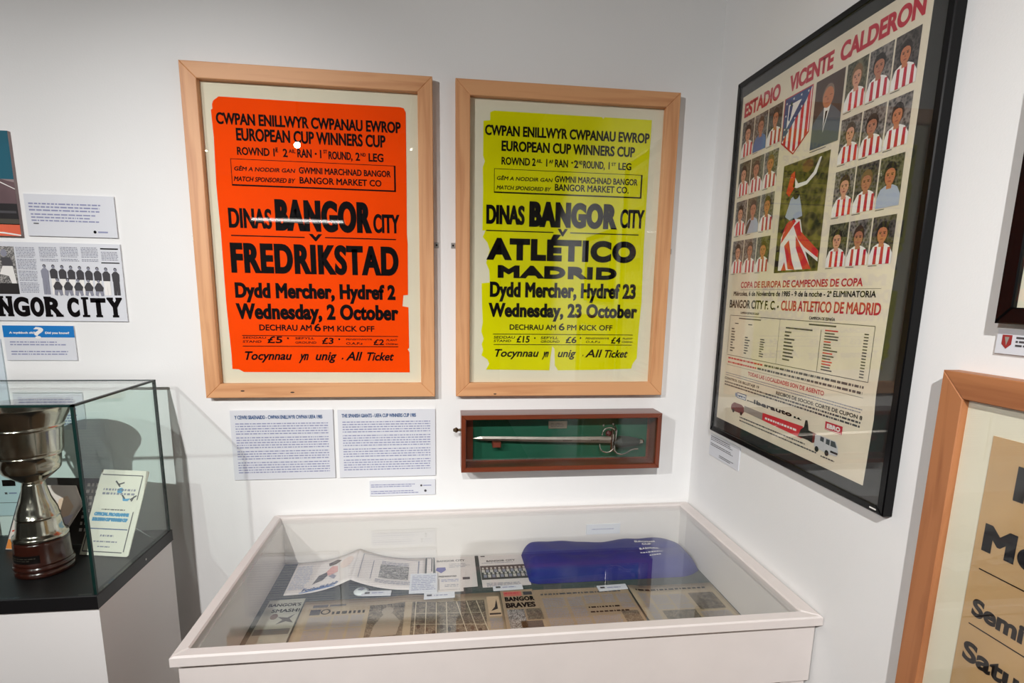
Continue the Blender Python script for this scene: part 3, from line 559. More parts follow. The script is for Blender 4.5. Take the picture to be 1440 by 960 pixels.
# advertisement strip
q = MB(); n = N
q.poly(S, [(.329, 1.2845), (.4205, 1.283), (.4205, 1.2645), (.329, 1.268)], n, m_('print_warm_grey', (150, 142, 134), .6))
q.poly(S, [(.4193, 1.284), (.585, 1.287), (.585, 1.258), (.4193, 1.2645)], n + .0001, red_print)
bars(q, S, .432, 1.267, .565, 1.280, .010, n + .0003, white_print, rn, .5, .02, 0, 3)
q.poly(S, [(.5701, 1.2600), (.606, 1.260), (.6224, 1.2575), (.622, 1.28), (.606, 1.283), (.602, 1.296), (.598, 1.305), (.591, 1.303), (.589, 1.287), (.578, 1.278)], n + .0004, hair_m[0])
q.poly(S, [(.606, 1.283), (.634, 1.281), (.634, 1.262), (.6224, 1.2575)], n + .0003, m_('print_dark_red', (110, 30, 30), .6))
red_car = m_('print_maroon_car', (112, 40, 38), .5)
q.poly(S, [(.259, 1.266), (.264, 1.259), (.322, 1.259), (.330, 1.267), (.328, 1.279), (.315, 1.284), (.275, 1.284), (.262, 1.276)], n + .0001, red_car)
for x in (.274, .316): q.ell(S, x, 1.2595, .006, .0055, n + .0003, hair_m[0], 10)
q.build('advert_print', sheet)
q = MB(); a, b, c, d = .630, 1.2475, .7075, 1.2805
van = m_('print_van_white', (196, 196, 198), .5)
q.poly(S, [(a, 1.252), (.672, 1.2475), (.704, 1.2495), (.7075, 1.256), (.705, 1.268), (.696, 1.2805), (.645, 1.2815), (a, 1.279)], n + .0004, van)
for P in ([(.648, 1.270), (.660, 1.269), (.660, 1.279), (.648, 1.280)], [(.667, 1.268), (.679, 1.267), (.679, 1.279), (.667, 1.279)], [(.682, 1.267), (.702, 1.267), (.695, 1.279), (.682, 1.279)]): q.poly(S, P, n + .0006, m_('print_window_grey', (70, 74, 80), .3))
q.rect(S, .684, 1.253, .7065, 1.2575, n + .0006, hair_m[0])
for x in (.640, .673): q.ell(S, x, 1.2485, .0065, .0065, n + .0007, hair_m[0], 12)
q.build('van_picture', sheet, 'printed picture of a small white van')
q = MB(); a, b, c, d = .6576, 1.2985, .711, 1.3165
q.rect(S, a, b, c, d, n, crimson); q.rect(S, a + .0012, b + .0012, c - .0012, b + .002, n + .0002, white_print)
q.text(S, 'EBRO', a + .006, c - .006, b + .0045, d - .0035, white_print, n + .0003, .0007, 0); q.build('maker_badge', sheet, 'red badge with white lettering')
q = MB(); q.rect(S, .286, 1.2995, .334, 1.3155, n, navy); q.rect(S, .2885, 1.3015, .3315, 1.3135, n + .0002, white_print)
bars(q, S, .292, 1.303, .329, 1.3125, .0085, n + .0004, navy, rn, .6, .02, 0, 2.5); q.ell(S, .281, 1.3075, .006, .006, n, m_('print_pale_blue', (130, 150, 180), .5))
q.build('maker_badge', sheet, 'pale badge with blue border')
q = MB(); q.box(S, .153 + .012, 1.173 + .012, .848 - .012, 2.166 - .012, .0188, .0208, glass_m); q.build('glass_pane', BP)
q = MB(); q.rect(S, .815, 1.1795, .832, 1.1825, .0223, white_print); q.build('maker_sticker', BP, 'tiny white sticker')

# ---------------------------------------------------------------- brown framed poster, right
r = root('framed_poster', (0, -1.28, .552), 'brown wood framed tan poster at the right edge, bold black lettering', 'framed poster')
a, b, c, d = .937, .552, 1.607, 1.468
rails(RIGHT, a, b, c, d, .042, .03, (PINE2['y'], PINE2['z']), r)
q = MB(); q.box(RIGHT, a + .03, b + .03, c - .03, d - .03, .002, .017, cream_m); q.build('mount_board', r)
q = MB(); q.box(RIGHT, 1.028, .617, 1.516, 1.379, .017, .0182, tan_m); sh = q.build('poster_sheet', r)
q = MB()
for e in DATA['brown_text']:
    t, s0, s1, t0, t1, bo, shr = e
    if t == 'Me': s1 = 1.128
    q.text(RIGHT, t, s0, s1, t0, t1, black_print, .0187, bo, shr)
q.rect(RIGHT, 1.0421, 1.1675, 1.50, 1.1695, .0187, black_print); q.rect(RIGHT, 1.0413, 1.0735, 1.50, 1.0755, .0187, black_print)
q.rect(RIGHT, 1.0725, 1.2925, 1.088, 1.3445, .0187, black_print)
q.build('printed_lettering', sh)
q = MB(); q.box(RIGHT, a + .03, b + .03, c - .03, d - .03, .0205, .0225, glass_m); q.build('glass_pane', r)

# ---------------------------------------------------------------- second black frame, right edge
r = root('framed_picture', (0, -1.25, 1.548), 'small black frame cut off at the right edge, above the crest label', 'framed picture')
rails(RIGHT, 1.001, 1.548, 1.50, 1.90, .024, .022, (black_gloss, black_gloss), r, .002)
q = MB(); q.box(RIGHT, 1.012, 1.559, 1.489, 1.889, .002, .014, cream_m); q.build('mount_board', r)
q = MB(); q.box(RIGHT, 1.06, 1.60, 1.44, 1.85, .014, .015, bw_grey); q.build('picture_sheet', r)
q = MB(); q.box(RIGHT, 1.012, 1.559, 1.489, 1.889, .0165, .0185, glass_m); q.build('glass_pane', r)

# ---------------------------------------------------------------- caption panels
def panel(name, S, a, b, c, d, th, lab, cat='label', m=None, loc=None):
    r = root(name, S((a + c) / 2, b, 0), lab, cat)
    q = MB(); q.box(S, a, b, c, d, .0005, th, m or card_m, .0004); bo = q.build('board', r)
    return r, bo
# right wall
r, bo = panel('caption_label', RIGHT, .125, 1.086, .303, 1.1555, .003, 'white caption label under the black framed poster, right wall')
q = MB(); rn = random.Random(5)
bars(q, RIGHT, .132, 1.136, .275, 1.152, .0052, .0034, ink_grey, rn, .45, .3); bars(q, RIGHT, .132, 1.116, .27, 1.130, .0052, .0034, ink_grey, rn, .45, .3)
bars(q, RIGHT, .19, 1.094, .275, 1.104, .005, .0034, ink_grey, rn, .45, .2); q.build('printed_lettering', bo)
r, bo = panel('caption_label', RIGHT, .994, 1.502, 1.14, 1.539, .004, 'white label with red crest below the small black frame')
q = MB(); q.poly(RIGHT, [(1.003, 1.531), (1.018, 1.531), (1.018, 1.517), (1.0105, 1.510), (1.003, 1.517)], .0045, m_('print_crest_red', (150, 40, 40), .5))
q.poly(RIGHT, [(1.007, 1.528), (1.014, 1.528), (1.0105, 1.515)], .0047, m_('print_warm_grey', (150, 142, 134), .6))
bars(q, RIGHT, 1.024, 1.512, 1.12, 1.532, .0058, .0045, ink_grey, rn, .5, .3); q.build('printed_crest_and_text', bo)
# two text panels
for (a, b, c, d, lab, hd) in ((-1.487, .9975, -1.1845, 1.2175, 'white text panel in Welsh, left one under the orange poster', 0), (-1.171, .997, -.8705, 1.2165, 'white text panel in English, right one under the orange poster', 1)):
    r, bo = panel('text_panel', BACK, a, b, c, d, .006, lab, 'text panel')
    q = MB(); rn = random.Random(hd + 20)
    t, s0, s1, t0, t1, bw, sh = DATA['panel_heads'][hd]; q.text(BACK, t, s0, s1, t0, t1, ink_blue, .0066, .0004, 0)
    y = t0 - .008
    for k in (5, 5, 4, 5):
        bars(q, BACK, a + .014, y - k * .0079, c - .016, y, .0079, .0065, ink_bgrey, rn, .40, .0, 0, 4); y -= k * .0079 + .0042
    q.build('printed_lettering', bo)
r, bo = panel('caption_label', BACK, -1.0805, .932, -.872, .983, .005, 'small white caption strip below the English text panel')
q = MB(); bars(q, BACK, -1.076, .958, -.932, .975, .0065, .0055, ink_bgrey, rn, .45, .2); bars(q, BACK, -1.076, .938, -.925, .953, .0065, .0055, ink_bgrey, rn, .45, .2)
q.ell(BACK, -.917, .9645, .0035, .0035, .0055, ink_grey); q.rect(BACK, -.911, .963, -.885, .966, .0055, ink_bgrey); q.ell(BACK, -.904, .9465, .0042, .0042, .0055, ink_grey)
q.build('printed_lettering', bo)
# left of the orange poster
r, bo = panel('caption_label', BACK, -1.975, 1.7145, -1.748, 1.8255, .006, 'white caption label beside the coloured stadium picture')
q = MB(); bars(q, BACK, -1.967, 1.811, -1.86, 1.817, .007, .0065, ink_bgrey, rn, .45, .05)
bars(q, BACK, -1.965, 1.780, -1.775, 1.807, .0085, .0065, ink_bgrey, rn, .45, .1); bars(q, BACK, -1.962, 1.7525, -1.79, 1.779, .0082, .0065, ink_bgrey, rn, .42, .2)
q.rect(BACK, -1.958, 1.7465, -1.945, 1.7495, .0065, ink_grey); q.ell(BACK, -1.805, 1.729, .004, .004, .0065, black_print); q.rect(BACK, -1.797, 1.727, -1.772, 1.731, .0065, ink_bgrey)
q.build('printed_lettering', bo)
# stadium picture
a, b, c, d = -2.42, 1.712, -1.989, 1.9825
r, bo = panel('picture_board', BACK, a, b, c, d, .012, 'colour picture board with teal sky cut off at the left edge', 'picture', panel_edge)
q = MB(); n = .0123
def hb(x0, x1, y0, y1, m, k=0): q.rect(BACK, x0, y0, x1, y1, n + k, m)
hb(a, c, 1.86, d, m_('print_teal', (12, 92, 112), .5, var=.15, scale=6))
q.poly(BACK, [(a, 1.86), (-2.2, 1.905), (-2.08, 1.875), (-2.03, 1.862), (c, 1.852), (c, 1.795), (a, 1.795)], n + .0002, m_('print_mountain', (104, 80, 84), .6, var=.2, scale=14))
q.poly(BACK, [(-2.06, 1.872), (-1.989, 1.836), (-1.989, 1.834), (-2.06, 1.868)], n + .0004, white_print)
hb(a, c, 1.757, 1.797, m_('print_stand_black', (26, 22, 24), .5), .0003); hb(-2.06, -1.993, 1.772, 1.778, ink_grey, .0005)
hb(a, c, 1.742, 1.757, m_('print_stand_olive', (70, 66, 56), .6), .0004)
hb(a, c, b, 1.744, m_('print_pitch_orange', (222, 98, 66), .5, var=.12, scale=10), .0004)
q.poly(BACK, [(a, 1.74), (-2.03, 1.722), (c, 1.716), (c, 1.7125), (-2.03, 1.718), (a, 1.736)], n + .0006, white_print)
q.build('printed_picture', bo)
# newspaper panel
a, b, c, d = -2.34, 1.482, -1.745, 1.6975
r, bo = panel('wall_newspaper', BACK, a, b, c, d, .006, 'black and white newspaper panel headlined BANGOR CITY with team photograph', 'panel')
q = MB(); n = .0065; rn = random.Random(9)
for e in DATA['news_text']: q.text(BACK, e[0], e[1], e[2], 1.4940, 1.5492, black_print, n, e[5], 0)
q.text(BACK, 'B', -2.172, -2.137, 1.4940, 1.5492, black_print, n, .0035, 0); q.text(BACK, 'A', -2.134, -2.094, 1.4940, 1.5492, black_print, n, .0035, 0)
NT = {e[0]: e for e in DATA['news_text']}
for ch, feet, tops in (('N', (0.0, .62), (0.0, .62)), ('R', (0.0, .62), (0.0,)), ('I', (0.0,), (0.0,)), ('T', (.31,), ()), ('Y', (.31,), (0.0, .62))):
    e = NT[ch]; w = e[2] - e[1]
    for y, L in ((1.4938, feet), (1.5436, tops)):
        for f in L: q.rect(BACK, e[1] + f * w - (.0035 if ch == 'I' else .001), y, e[1] + f * w + (w + .0035 if ch == 'I' else w * .42), y + .0064, n + .0001, black_print)
for x0, y0, x1, y1 in DATA['news_boxes'][1:5] + [DATA['news_boxes'][6]]: bars(q, BACK, x0, y0, x1, y1, .0042, n, ink_soft, rn, .5, .2, 7, 4)
for i in (5, 7): q.rect(BACK, *DATA['news_boxes'][i], n, black_print)
q.build('printed_lettering', bo)
q = MB()
q.rect(BACK, -2.13, 1.5558, -2.0165, 1.6845, n, bw_grey); q.rect(BACK, -2.13, 1.5558, -2.0165, 1.585, n + .0002, hair_m[0])
q.ell(BACK, -2.043, 1.667, .008, .010, n + .0003, ink_soft); q.poly(BACK, [(-2.052, 1.655), (-2.028, 1.656), (-2.022, 1.63), (-2.05, 1.63)], n + .0003, ink_grey); q.poly(BACK, [(-2.05, 1.632), (-2.025, 1.632), (-2.02, 1.585), (-2.032, 1.585), (-2.038, 1.605), (-2.06, 1.61)], n + .0004, white_print)
q.build('player_photo', bo, 'dark photograph of a seated player')
q = MB(); dk = m_('print_tracksuit', (58, 56, 60), .7)
for i in range(9):
    x = -1.946 + i * .0225 * (1 if i < 8 else 1.01); top = 1.637 - i * .0008
    m = ink_soft if i == 0 else dk
    q.ell(BACK, x, top - .003, .0042, .0052, n + .0005, hair_m[0], 10); q.ell(BACK, x, top - .0045, .0033, .0042, n + .0006, ink_soft, 10)
    q.poly(BACK, [(x - .010, top - .016), (x - .004, top - .009), (x + .004, top - .009), (x + .010, top - .016), (x + .009, top - .036), (x - .009, top - .036)], n + .0004, m)
    lg = ink_soft if i == 0 else (dk if i == 8 else white_print)
    for sx in (-1, 1): q.poly(BACK, [(x + sx * .0045 - .004, 1.556), (x + sx * .0045 + .004, 1.556), (x + sx * .004 + .0042, top - .035), (x + sx * .004 - .0042, top - .035)], n + .0003, lg)
for i in range(5):
    x = -1.9165 + i * .0265; top = 1.601 - i * .0006
    q.ell(BACK, x, top - .003, .0042, .0052, n + .0009, hair_m[0], 10); q.ell(BACK, x, top - .0045, .0033, .0042, n + .001, ink_soft, 10)
    q.poly(BACK, [(x - .012, top - .022), (x - .004, top - .009), (x + .004, top - .009), (x + .012, top - .022), (x + .009, top - .032), (x - .009, top - .032)], n + .0008, dk)
    q.poly(BACK, [(x - .011, 1.555), (x - .004, 1.553), (x, 1.566), (x + .004, 1.553), (x + .011, 1.555), (x + .010, top - .03), (x - .010, top - .03)], n + .0007, ink_soft)
q.build('team_photo', bo, 'cut-out team photograph of two rows of footballers')
# question card
a, b, c, d = -2.0745, 1.3695, -1.891, 1.4685
r, bo = panel('question_card', BACK, a, b, c, d, .005, 'small card with blue Did you know heading and question mark', 'card')
q = MB(); n = .0055; q.rect(BACK, a, 1.4355, c, d, n, m_('print_sky_blue', (0, 116, 190), .5))
texts(q, BACK, 'blue_text', white_print, n + .0004)
bars(q, BACK, a + .014, 1.407, c - .012, 1.428, .0075, n, ink_bgrey, rn, .42, .3); bars(q, BACK, a + .014, 1.379, c - .012, 1.401, .0075, n, ink_bgrey, rn, .42, .25)
q.build('printed_lettering', bo)
r, bo = panel('caption_label', BACK, -2.074, 1.165, -1.8895, 1.2805, .005, 'white caption card behind the top of the glass case')
q = MB(); bars(q, BACK, -2.062, 1.225, -1.905, 1.268, .0085, .0055, ink_bgrey, rn, .42, .2); bars(q, BACK, -2.062, 1.18, -1.905, 1.215, .0085, .0055, ink_bgrey, rn, .42, .2); q.build('printed_lettering', bo)
a, b, c, d = -2.33, .905, -2.085, 1.43
r, bo = panel('text_panel', BACK, a, b, c, d, .006, 'tall pale blue text panel behind the trophy, cut off at the left edge', 'text panel', m_('pale_blue_panel', (206, 218, 226), .5))
q = MB(); q.rect(BACK, -2.135, .997, -2.100, 1.016, .0066, black_print); q.rect(BACK, -2.132, .972, -2.125, .978, .0066, ink_grey); q.rect(BACK, -2.121, .973, -2.10, .977, .0066, ink_bgrey)
bars(q, BACK, -2.31, 1.05, -2.11, 1.39, .012, .0065, ink_bgrey, rn, .4, .2, 6); q.rect(BACK, -2.33, .945, -2.087, .9465, .0066, ink_grey); q.build('printed_lettering', bo)

# ---------------------------------------------------------------- sword case
S = BACK; a, b, c, d = -.791, 1.029, -.149, 1.211; D = .083
r = root('sword_case', (-.47, 0, b), 'narrow mahogany wall case with green baize and glass front', 'display case')
mx, mz = MAHO['x'], MAHO['z']
q = MB(); q.box(S, a, d - .012, c, d, .001, D - .014, mx, .001); q.build('case_top', r)
q = MB(); q.box(S, a, b, c, b + .012, .001, D - .014, mx, .001); q.build('case_bottom', r)
q = MB(); q.box(S, a, b + .012, a + .012, d - .012, .001, D - .014, mz, .001); q.build('case_side', r)
q = MB(); q.box(S, c - .012, b + .012, c, d - .012, .001, D - .014, mz, .001); q.build('case_side', r)
q = MB(); q.box(S, a + .012, b + .012, c - .012, d - .012, .001, .006, mx); q.build('case_back', r)
q = MB(); q.box(S, a + .04, b + .018, c - .02, d - .018, .006, .010, green_felt); q.build('baize_lining', r)
q = MB(); q.box(S, a + .013, b + .0125, a + .04, d - .0125, .006, .012, mz); q.build('lining_strip', r)
dr = MB(); dr.box(S, a + .014, b + .014, c - .014, d - .014, D - .010, D - .007, glass_m); pane = dr.build('glass_pane', r)
rails(S, a, b, c, d, .0145, D, (mx, mz), r, .0015, 'door_rail', D - .0135)
q = MB(); q.box(S, -.505, 1.1485, -.443, 1.1735, .010, .012, mat('brass_plaque_metal', (176, 166, 150), .35, 1), .0005); pl = q.build('engraved_plaque', r)
q = MB(); bars(q, S, -.498, 1.153, -.45, 1.170, .0052, .0123, ink_grey, rn, .4, .3); q.build('engraving', pl)
q = MB(); q.tube([S(a + .001, 1.158, .05), S(a - .008, 1.158, .05), S(a - .014, 1.158, .05), S(a - .024, 1.158, .05)], [.005, .004, .009, .004], mat('bronze', (110, 92, 70), .35, 1), 16); q.build('door_knob', r, 'small bronze knob')
for x0, x1, z0, z1 in ((-.690, -.664, 1.098, 1.114), (-.292, -.272, 1.098, 1.112)):
    q = MB(); q.box(S, x0, z0, x1, z1, .006, .05, m_('clip_wood', (110, 44, 26), .5), .002); q.build('support_block', r)
# the sword
r = root('sword', (-.5, -.04, 1.095), 'steel sword with straight blade and swept guard in the mahogany case', 'sword')
q = MB(); n = .040
P = [(-.752, 1.1275), (-.728, 1.1335), (-.52, 1.1285), (-.302, 1.1262), (-.302, 1.1045), (-.52, 1.1120), (-.727, 1.1205)]
top = [S(u, v, n) for u, v in P]; ridge = [S(-.745, 1.1275, n), S(-.722, 1.127, n + .003), S(-.52, 1.1203, n + .003), S(-.302, 1.1153, n + .003)]
bk = [S(u, v, n - .003) for u, v in P]
vs = top + ridge + bk
q.add(vs, [(0, 8, 1), (1, 8, 9, 2), (2, 9, 10, 3), (0, 6, 8), (6, 5, 9, 8), (5, 4, 10, 9), (3, 10, 4), (11, 12, 1, 0), (12, 13, 2, 1), (13, 14, 3, 2), (14, 15, 4, 3), (15, 16, 5, 4), (16, 17, 6, 5), (17, 11, 0, 6), (17, 16, 15, 14, 13, 12, 11)], steel_dull)
bl = q.build('blade', r, recalc=True)
for x0, x1 in ((-.462, -.43), (-.368, -.34)):
    q = MB(); bars(q, S, x0, 1.113, x1, 1.120, .006, n + .0034, hair_m[1], rn, .5, .05, 0, 2); q.build('blade_engraving', bl)
q = MB(); q.tube([S(-.292, 1.104, n), S(-.27, 1.108, n), S(-.24, 1.109, n), S(-.208, 1.108, n)], [.012, .020, .017, .011], m_('grip_leather', (34, 40, 34), .5, bump=.3, bscale=400), 16); q.build('grip', r)
q = MB(); q.tube([S(-.209, 1.109, n), S(-.205, 1.109, n), S(-.196, 1.109, n), S(-.191, 1.109, n)], [.006, .009, .009, .004], chrome, 16); q.build('pommel', r)
q = MB(); q.tube([S(u, v, n + .008) for u, v in ((-.296, 1.165), (-.287, 1.150), (-.289, 1.125), (-.293, 1.095), (-.290, 1.080), (-.281, 1.071), (-.266, 1.067), (-.25, 1.072), (-.236, 1.082), (-.222, 1.085), (-.211, 1.085))], .0028, chrome, 8); q.build('knuckle_bow', r)
def ring(cx, cz, rx, rz, rr, a0, a1, nn, k=16): return [S(cx + rx * math.cos(math.radians(a0 + (a1 - a0) * i / k)), cz + rz * math.sin(math.radians(a0 + (a1 - a0) * i / k)), nn) for i in range(k + 1)]
q = MB(); q.tube(ring(-.3125, 1.138, .0235, .021, 0, -10, 190, n + .012), .0022, chrome, 8); q.build('guard_ring', r)
q = MB(); q.tube(ring(-.317, 1.103, .026, .027, 0, 175, 330, n + .012), .0022, chrome, 8); q.build('guard_ring', r)
q = MB(); q.tube([S(-.298, 1.083, n + .003), S(-.298, 1.150, n + .003)], .005, chrome, 10); q.build('cross_guard', r)
q = MB(); q.lathe(S(-.314, 1.1405, 0) + Vector((0, -.05, 0)), [(.001, -.010), (.008, -.007), (.0105, 0), (.008, .007), (.001, .010)], m_('dark_red_stone', (70, 16, 28), .15), 16); q.build('red_stone', r)
for u, v in ((-.3308, 1.1655), (-.2985, 1.169)):
    q = MB(); q.lathe(S(u, v, 0) + Vector((0, -.045, 0)), [(.0005, -.004), (.003, -.003), (.004, 0), (.003, .003), (.0005, .004)], chrome, 10); q.build('quillon_knob', r)

# ---------------------------------------------------------------- table display case
r = root('display_table', (-.69, -.355, 0), 'low white display table with a glass lid in the corner', 'display case')
x0, x1, y0, y1, z0, z1, zt = -1.372, -.007, -.690, -.004, .704, .856, .8778
ix0, ix1, iy0, iy1, iz = -1.348, -.036, -.668, -.022, .720
FR = Surf((0, 0, 0), (1, 0, 0), (0, 0, 1))
q = MB(); q.bx(x0, y0, z0, x1, iy0, z1, white_paint); q.build('front_panel', r)
q = MB(); q.bx(x0, iy1, z0, x1, y1, z1, white_inside); q.build('back_panel', r)
q = MB(); q.bx(x0, iy0, z0, ix0, iy1, z1, white_inside); q.build('side_panel', r)
q = MB(); q.bx(ix1, iy0, z0, x1, iy1, z1, white_inside); q.build('side_panel', r)
q = MB(); q.bx(ix0, iy0, z0, ix1, iy1, iz - .003, white_inside); q.build('bottom_board', r)
q = MB(); q.bx(ix0, iy0, iz - .003, ix1, iy1, iz, liner_m); q.build('liner', r, 'dark grey felt liner')
FT = FLOOR(0); ox0, ox1, oy0, oy1 = -1.3785, -.003, -.709, -.001; gx0, gx1, gy0, gy1 = -1.352, -.041, -.680, -.024
for pts in ([(ox0, oy0), (ox1, oy0), (gx1, gy0), (gx0, gy0)], [(ox0, oy1), (gx0, gy1), (gx1, gy1), (ox1, oy1)], [(ox0, oy0), (gx0, gy0), (gx0, gy1), (ox0, oy1)], [(ox1, oy0), (ox1, oy1), (gx1, gy1), (gx1, gy0)]):
    q = MB(); q.prism(FT, pts, z1, zt, white_paint, .0035); q.build('lid_rail', r)
q = MB(); q.bx(gx0 - .004, gy0 - .004, .868, gx1 + .004, gy1 + .004, .872, lid_glass)
q.build('lid_glass', r)
for x, y in ((-1.34, -.65), (-.04, -.65), (-1.34, -.045), (-.04, -.045)):
    q = MB(); q.bx(x - .03, y - .03, 0, x + .03, y + .03, z0, white_paint, .003); q.build('leg', r)
r, bo = panel('caption_label', Surf((0, iy1, 0), (1, 0, 0), (0, 0, 1)), -.367, .781, -.249, .817, .004, 'tiny white label on the inner back wall of the display table')
q = MB(); bars(q, Surf((0, iy1, 0), (1, 0, 0), (0, 0, 1)), -.348, .797, -.268, .804, .006, .0045, ink_bgrey, rn, .5, .1); q.build('printed_lettering', bo)

# papers in the table
def sheet_on(name, lab, cat, pts, m, z=iz + .0005, th=.0015, ch=.0004):
    S = FLOOR(0); cx = sum(p[0] for p in pts) / len(pts); cy = sum(p[1] for p in pts) / len(pts)
    r = root(name, (cx, cy, z), lab, cat)
    q = MB(); q.prism(S, pts, z, z + th, m, ch); o = q.build('paper', r)
    return r, o, z + th + .0004
S = FLOOR(0)
def T(q, i, n, m=black_print, grow=0):
    e = DATA['table'][i]; q.text(S, e[0], e[1], e[2], e[3], e[4], m, n, e[5], e[6])
rn = random.Random(31)
# smash cover
r, o, n = sheet_on('booklet', "booklet cover reading Bangor's Smash at the left end of the table case", 'booklet', [(-1.332, -.245), (-1.236, -.240), (-1.238, -.452), (-1.334, -.456)], m_('sage_cover', (172, 172, 158), .6, var=.15, scale=25))
q = MB(); T(q, 0, n); T(q, 1, n); q.ell(S, -1.298, -.328, .010, .014, n, m_('print_ball_brown', (96, 72, 62), .6)); 
q.poly(S, [(-1.262, -.335), (-1.245, -.318), (-1.255, -.34), (-1.242, -.36), (-1.262, -.352), (-1.285, -.365), (-1.272, -.345), (-1.288, -.33)], n, dk)
q.rect(S, -1.33, -.41, -1.242, -.385, n, m_('print_grey_band', (110, 112, 110), .6)); q.build('printed_cover', o)
# newspaper spread
def curved(name, lab, cat, x0, x1, y0, y1, m, hf, nx=28, ny=6):
    r = root(name, ((x0 + x1) / 2, (y0 + y1) / 2, iz), lab, cat)
    vs = []; fs = []
    for j in range(ny + 1):
        for i in range(nx + 1):
            x = x0 + (x1 - x0) * i / nx; y = y0 + (y1 - y0) * j / ny; vs.append((x, y, hf(x, y)))
    for j in range(ny):
        for i in range(nx): k = j * (nx + 1) + i; fs.append((k, k + 1, k + nx + 2, k + nx + 1))
    q = MB(); q.add(vs, fs, m); b = len(vs)
    o = q.build('pages', r, smooth=True)
    mod = o.modifiers.new('thickness', 'SOLIDIFY'); mod.thickness = .0012; mod.offset = -1
    return r, o
hA = lambda x, y: iz + .0025 + .006 * math.exp(-((x + .945) / .05) ** 2) + .002 * math.exp(-((x + 1.1) / .1) ** 2)
r, o = curved('newspaper', 'open tan newspaper with large match photograph across the table case', 'newspaper', -1.232, -.686, -.56, -.262, news_m, hA)
fa = lambda k: (lambda u, v: Vector((u, v, hA(u, v) + .0006 + k)))
class HS:
    def __init__(s, f): s.f = f
    def __call__(s, u, v, n=0): return Vector((u, v, s.f(u, v) + n))
SA = HS(hA); q = MB()
def strips(q, SS, a, b, c, d, n, m, k=8):
    for i in range(k): q.rect(SS, a + (c - a) * i / k, b, a + (c - a) * (i + 1) / k, d, n, m)
q.rect(SA, -1.205, -.298, -1.165, -.285, .0006, ink_grey); q.rect(SA, -1.16, -.296, -1.117, -.287, .0006, ink_grey)
q.rect(SA, -1.207, -.334, -1.18, -.308, .0006, dk); q.ell(SA, -1.166, -.321, .013, .013, .0006, black_print); q.ell(SA, -1.166, -.321, .009, .009, .0008, news_m)
bars(q, SA, -1.148, -.337, -1.062, -.318, .018, .0008, black_print, rn, .75, .02, 0, 2)
bars(q, SA, -1.205, -.55, -1.145, -.342, .0062, .0006, ink_soft, rn, .5, .2, 9); bars(q, SA, -1.14, -.55, -1.10, -.342, .0062, .0006, ink_soft, rn, .5, .2, 9); bars(q, SA, -1.095, -.55, -1.06, -.342, .0062, .0006, ink_soft, rn, .5, .2, 9)
q.build('printed_text', o)
q = MB(); strips(q, SA, -1.05, -.54, -.955, -.300, .0006, bw_photo, 6); strips(q, SA, -.935, -.54, -.735, -.300, .0006, bw_photo, 10)
q.ell(SA, -1.0, -.335, .016, .020, .0009, m_('print_grey_figure', (150, 138, 122), .7)); q.poly(SA, [(-1.03, -.40), (-1.01, -.352), (-.985, -.35), (-.962, -.395), (-.97, -.45), (-1.035, -.45)], .0009, m_('print_grey_figure', (150, 138, 122), .7))
for i in range(7):
    x = -.925 + i * .028; q.line(SA, (x, -.302), (x + (.035 if i > 3 else .0), -.53), .0022, .001, m_('print_net_white', (196, 184, 160), .7))
for i in range(3): q.line(SA, (-.93, -.36 - i * .05), (-.74, -.365 - i * .055), .0016, .001, m_('print_net_white', (196, 184, 160), .7))
for i in range(9): q.ell(SA, -.915 + i * .02, -.42 - (i % 3) * .012, .005, .009, .0009, hair_m[i % 2])
q.build('match_photo', o, 'halftone photographs of the match with goal net')
q = MB(); q.rect(SA, -.727, -.385, -.692, -.285, .0006, m_('print_beige_box', (196, 170, 140), .7)); q.poly(SA, [(-.72, -.36), (-.70, -.35), (-.70, -.3), (-.708, -.34)], .0008, hair_m[0]); q.rect(SA, -.725, -.378, -.694, -.370, .0008, hair_m[0])
bars(q, SA, -.727, -.54, -.692, -.392, .0055, .0006, ink_soft, rn, .5, .1, 9); q.build('column_print', o)
# braves
r, o, n = sheet_on('newspaper_cutting', 'newspaper cutting headlined Bangor Braves', 'newspaper', [(-.685, -.262), (-.590, -.258), (-.577, -.45), (-.577, -.56), (-.687, -.56)], news2_m, iz + .0035)
q = MB(); T(q, 6, n); T(q, 7, n); q.rect(S, -.677, -.293, -.625, -.268, n, m_('print_salmon', (190, 96, 84), .6)); bars(q, S, -.674, -.290, -.628, -.271, .010, n + .0003, crimson, rn, .6, .1, 0, 2)
q.rect(S, -.62, -.29, -.594, -.272, n, dk); q.rect(S, -.677, -.55, -.630, -.362, n, bw_grey); q.rect(S, -.625, -.415, -.582, -.362, n, bw_photo); q.rect(S, -.646, -.452, -.588, -.420, n, dk)
q.build('printed_text', o)
# two tan sheets
r, o, n = sheet_on('newspaper_cutting', 'tan newspaper page with two columns, right of the Bangor Braves cutting', 'newspaper', [(-.588, -.262), (-.306, -.268), (-.308, -.56), (-.586, -.56)], news2_m, iz + .002)
q = MB()
bars(q, S, -.57, -.296, -.33, -.282, .013, n, ink_grey, rn, .6, .02, 0, 3)
for a, b, c, d in ((-.57, -.55, -.505, -.31), (-.498, -.55, -.455, -.31), (-.448, -.35, -.40, -.305), (-.395, -.35, -.36, -.305), (-.448, -.55, -.37, -.41), (-.352, -.385, -.315, -.305)): bars(q, S, a, b, c, d, .0055, n, ink_soft, rn, .5, .2, 9)
bars(q, S, -.448, -.375, -.35, -.362, .011, n, black_print, rn, .6, .1, 0, 3); bars(q, S, -.448, -.398, -.33, -.385, .011, n, black_print, rn, .6, .1, 0, 3)
q.rect(S, -.363, -.47, -.316, -.395, n, bw_photo); q.build('printed_text', o)
hB = lambda x, y: iz + .003 + .012 * max(0, (x + .08)) ** 1.2 * 3
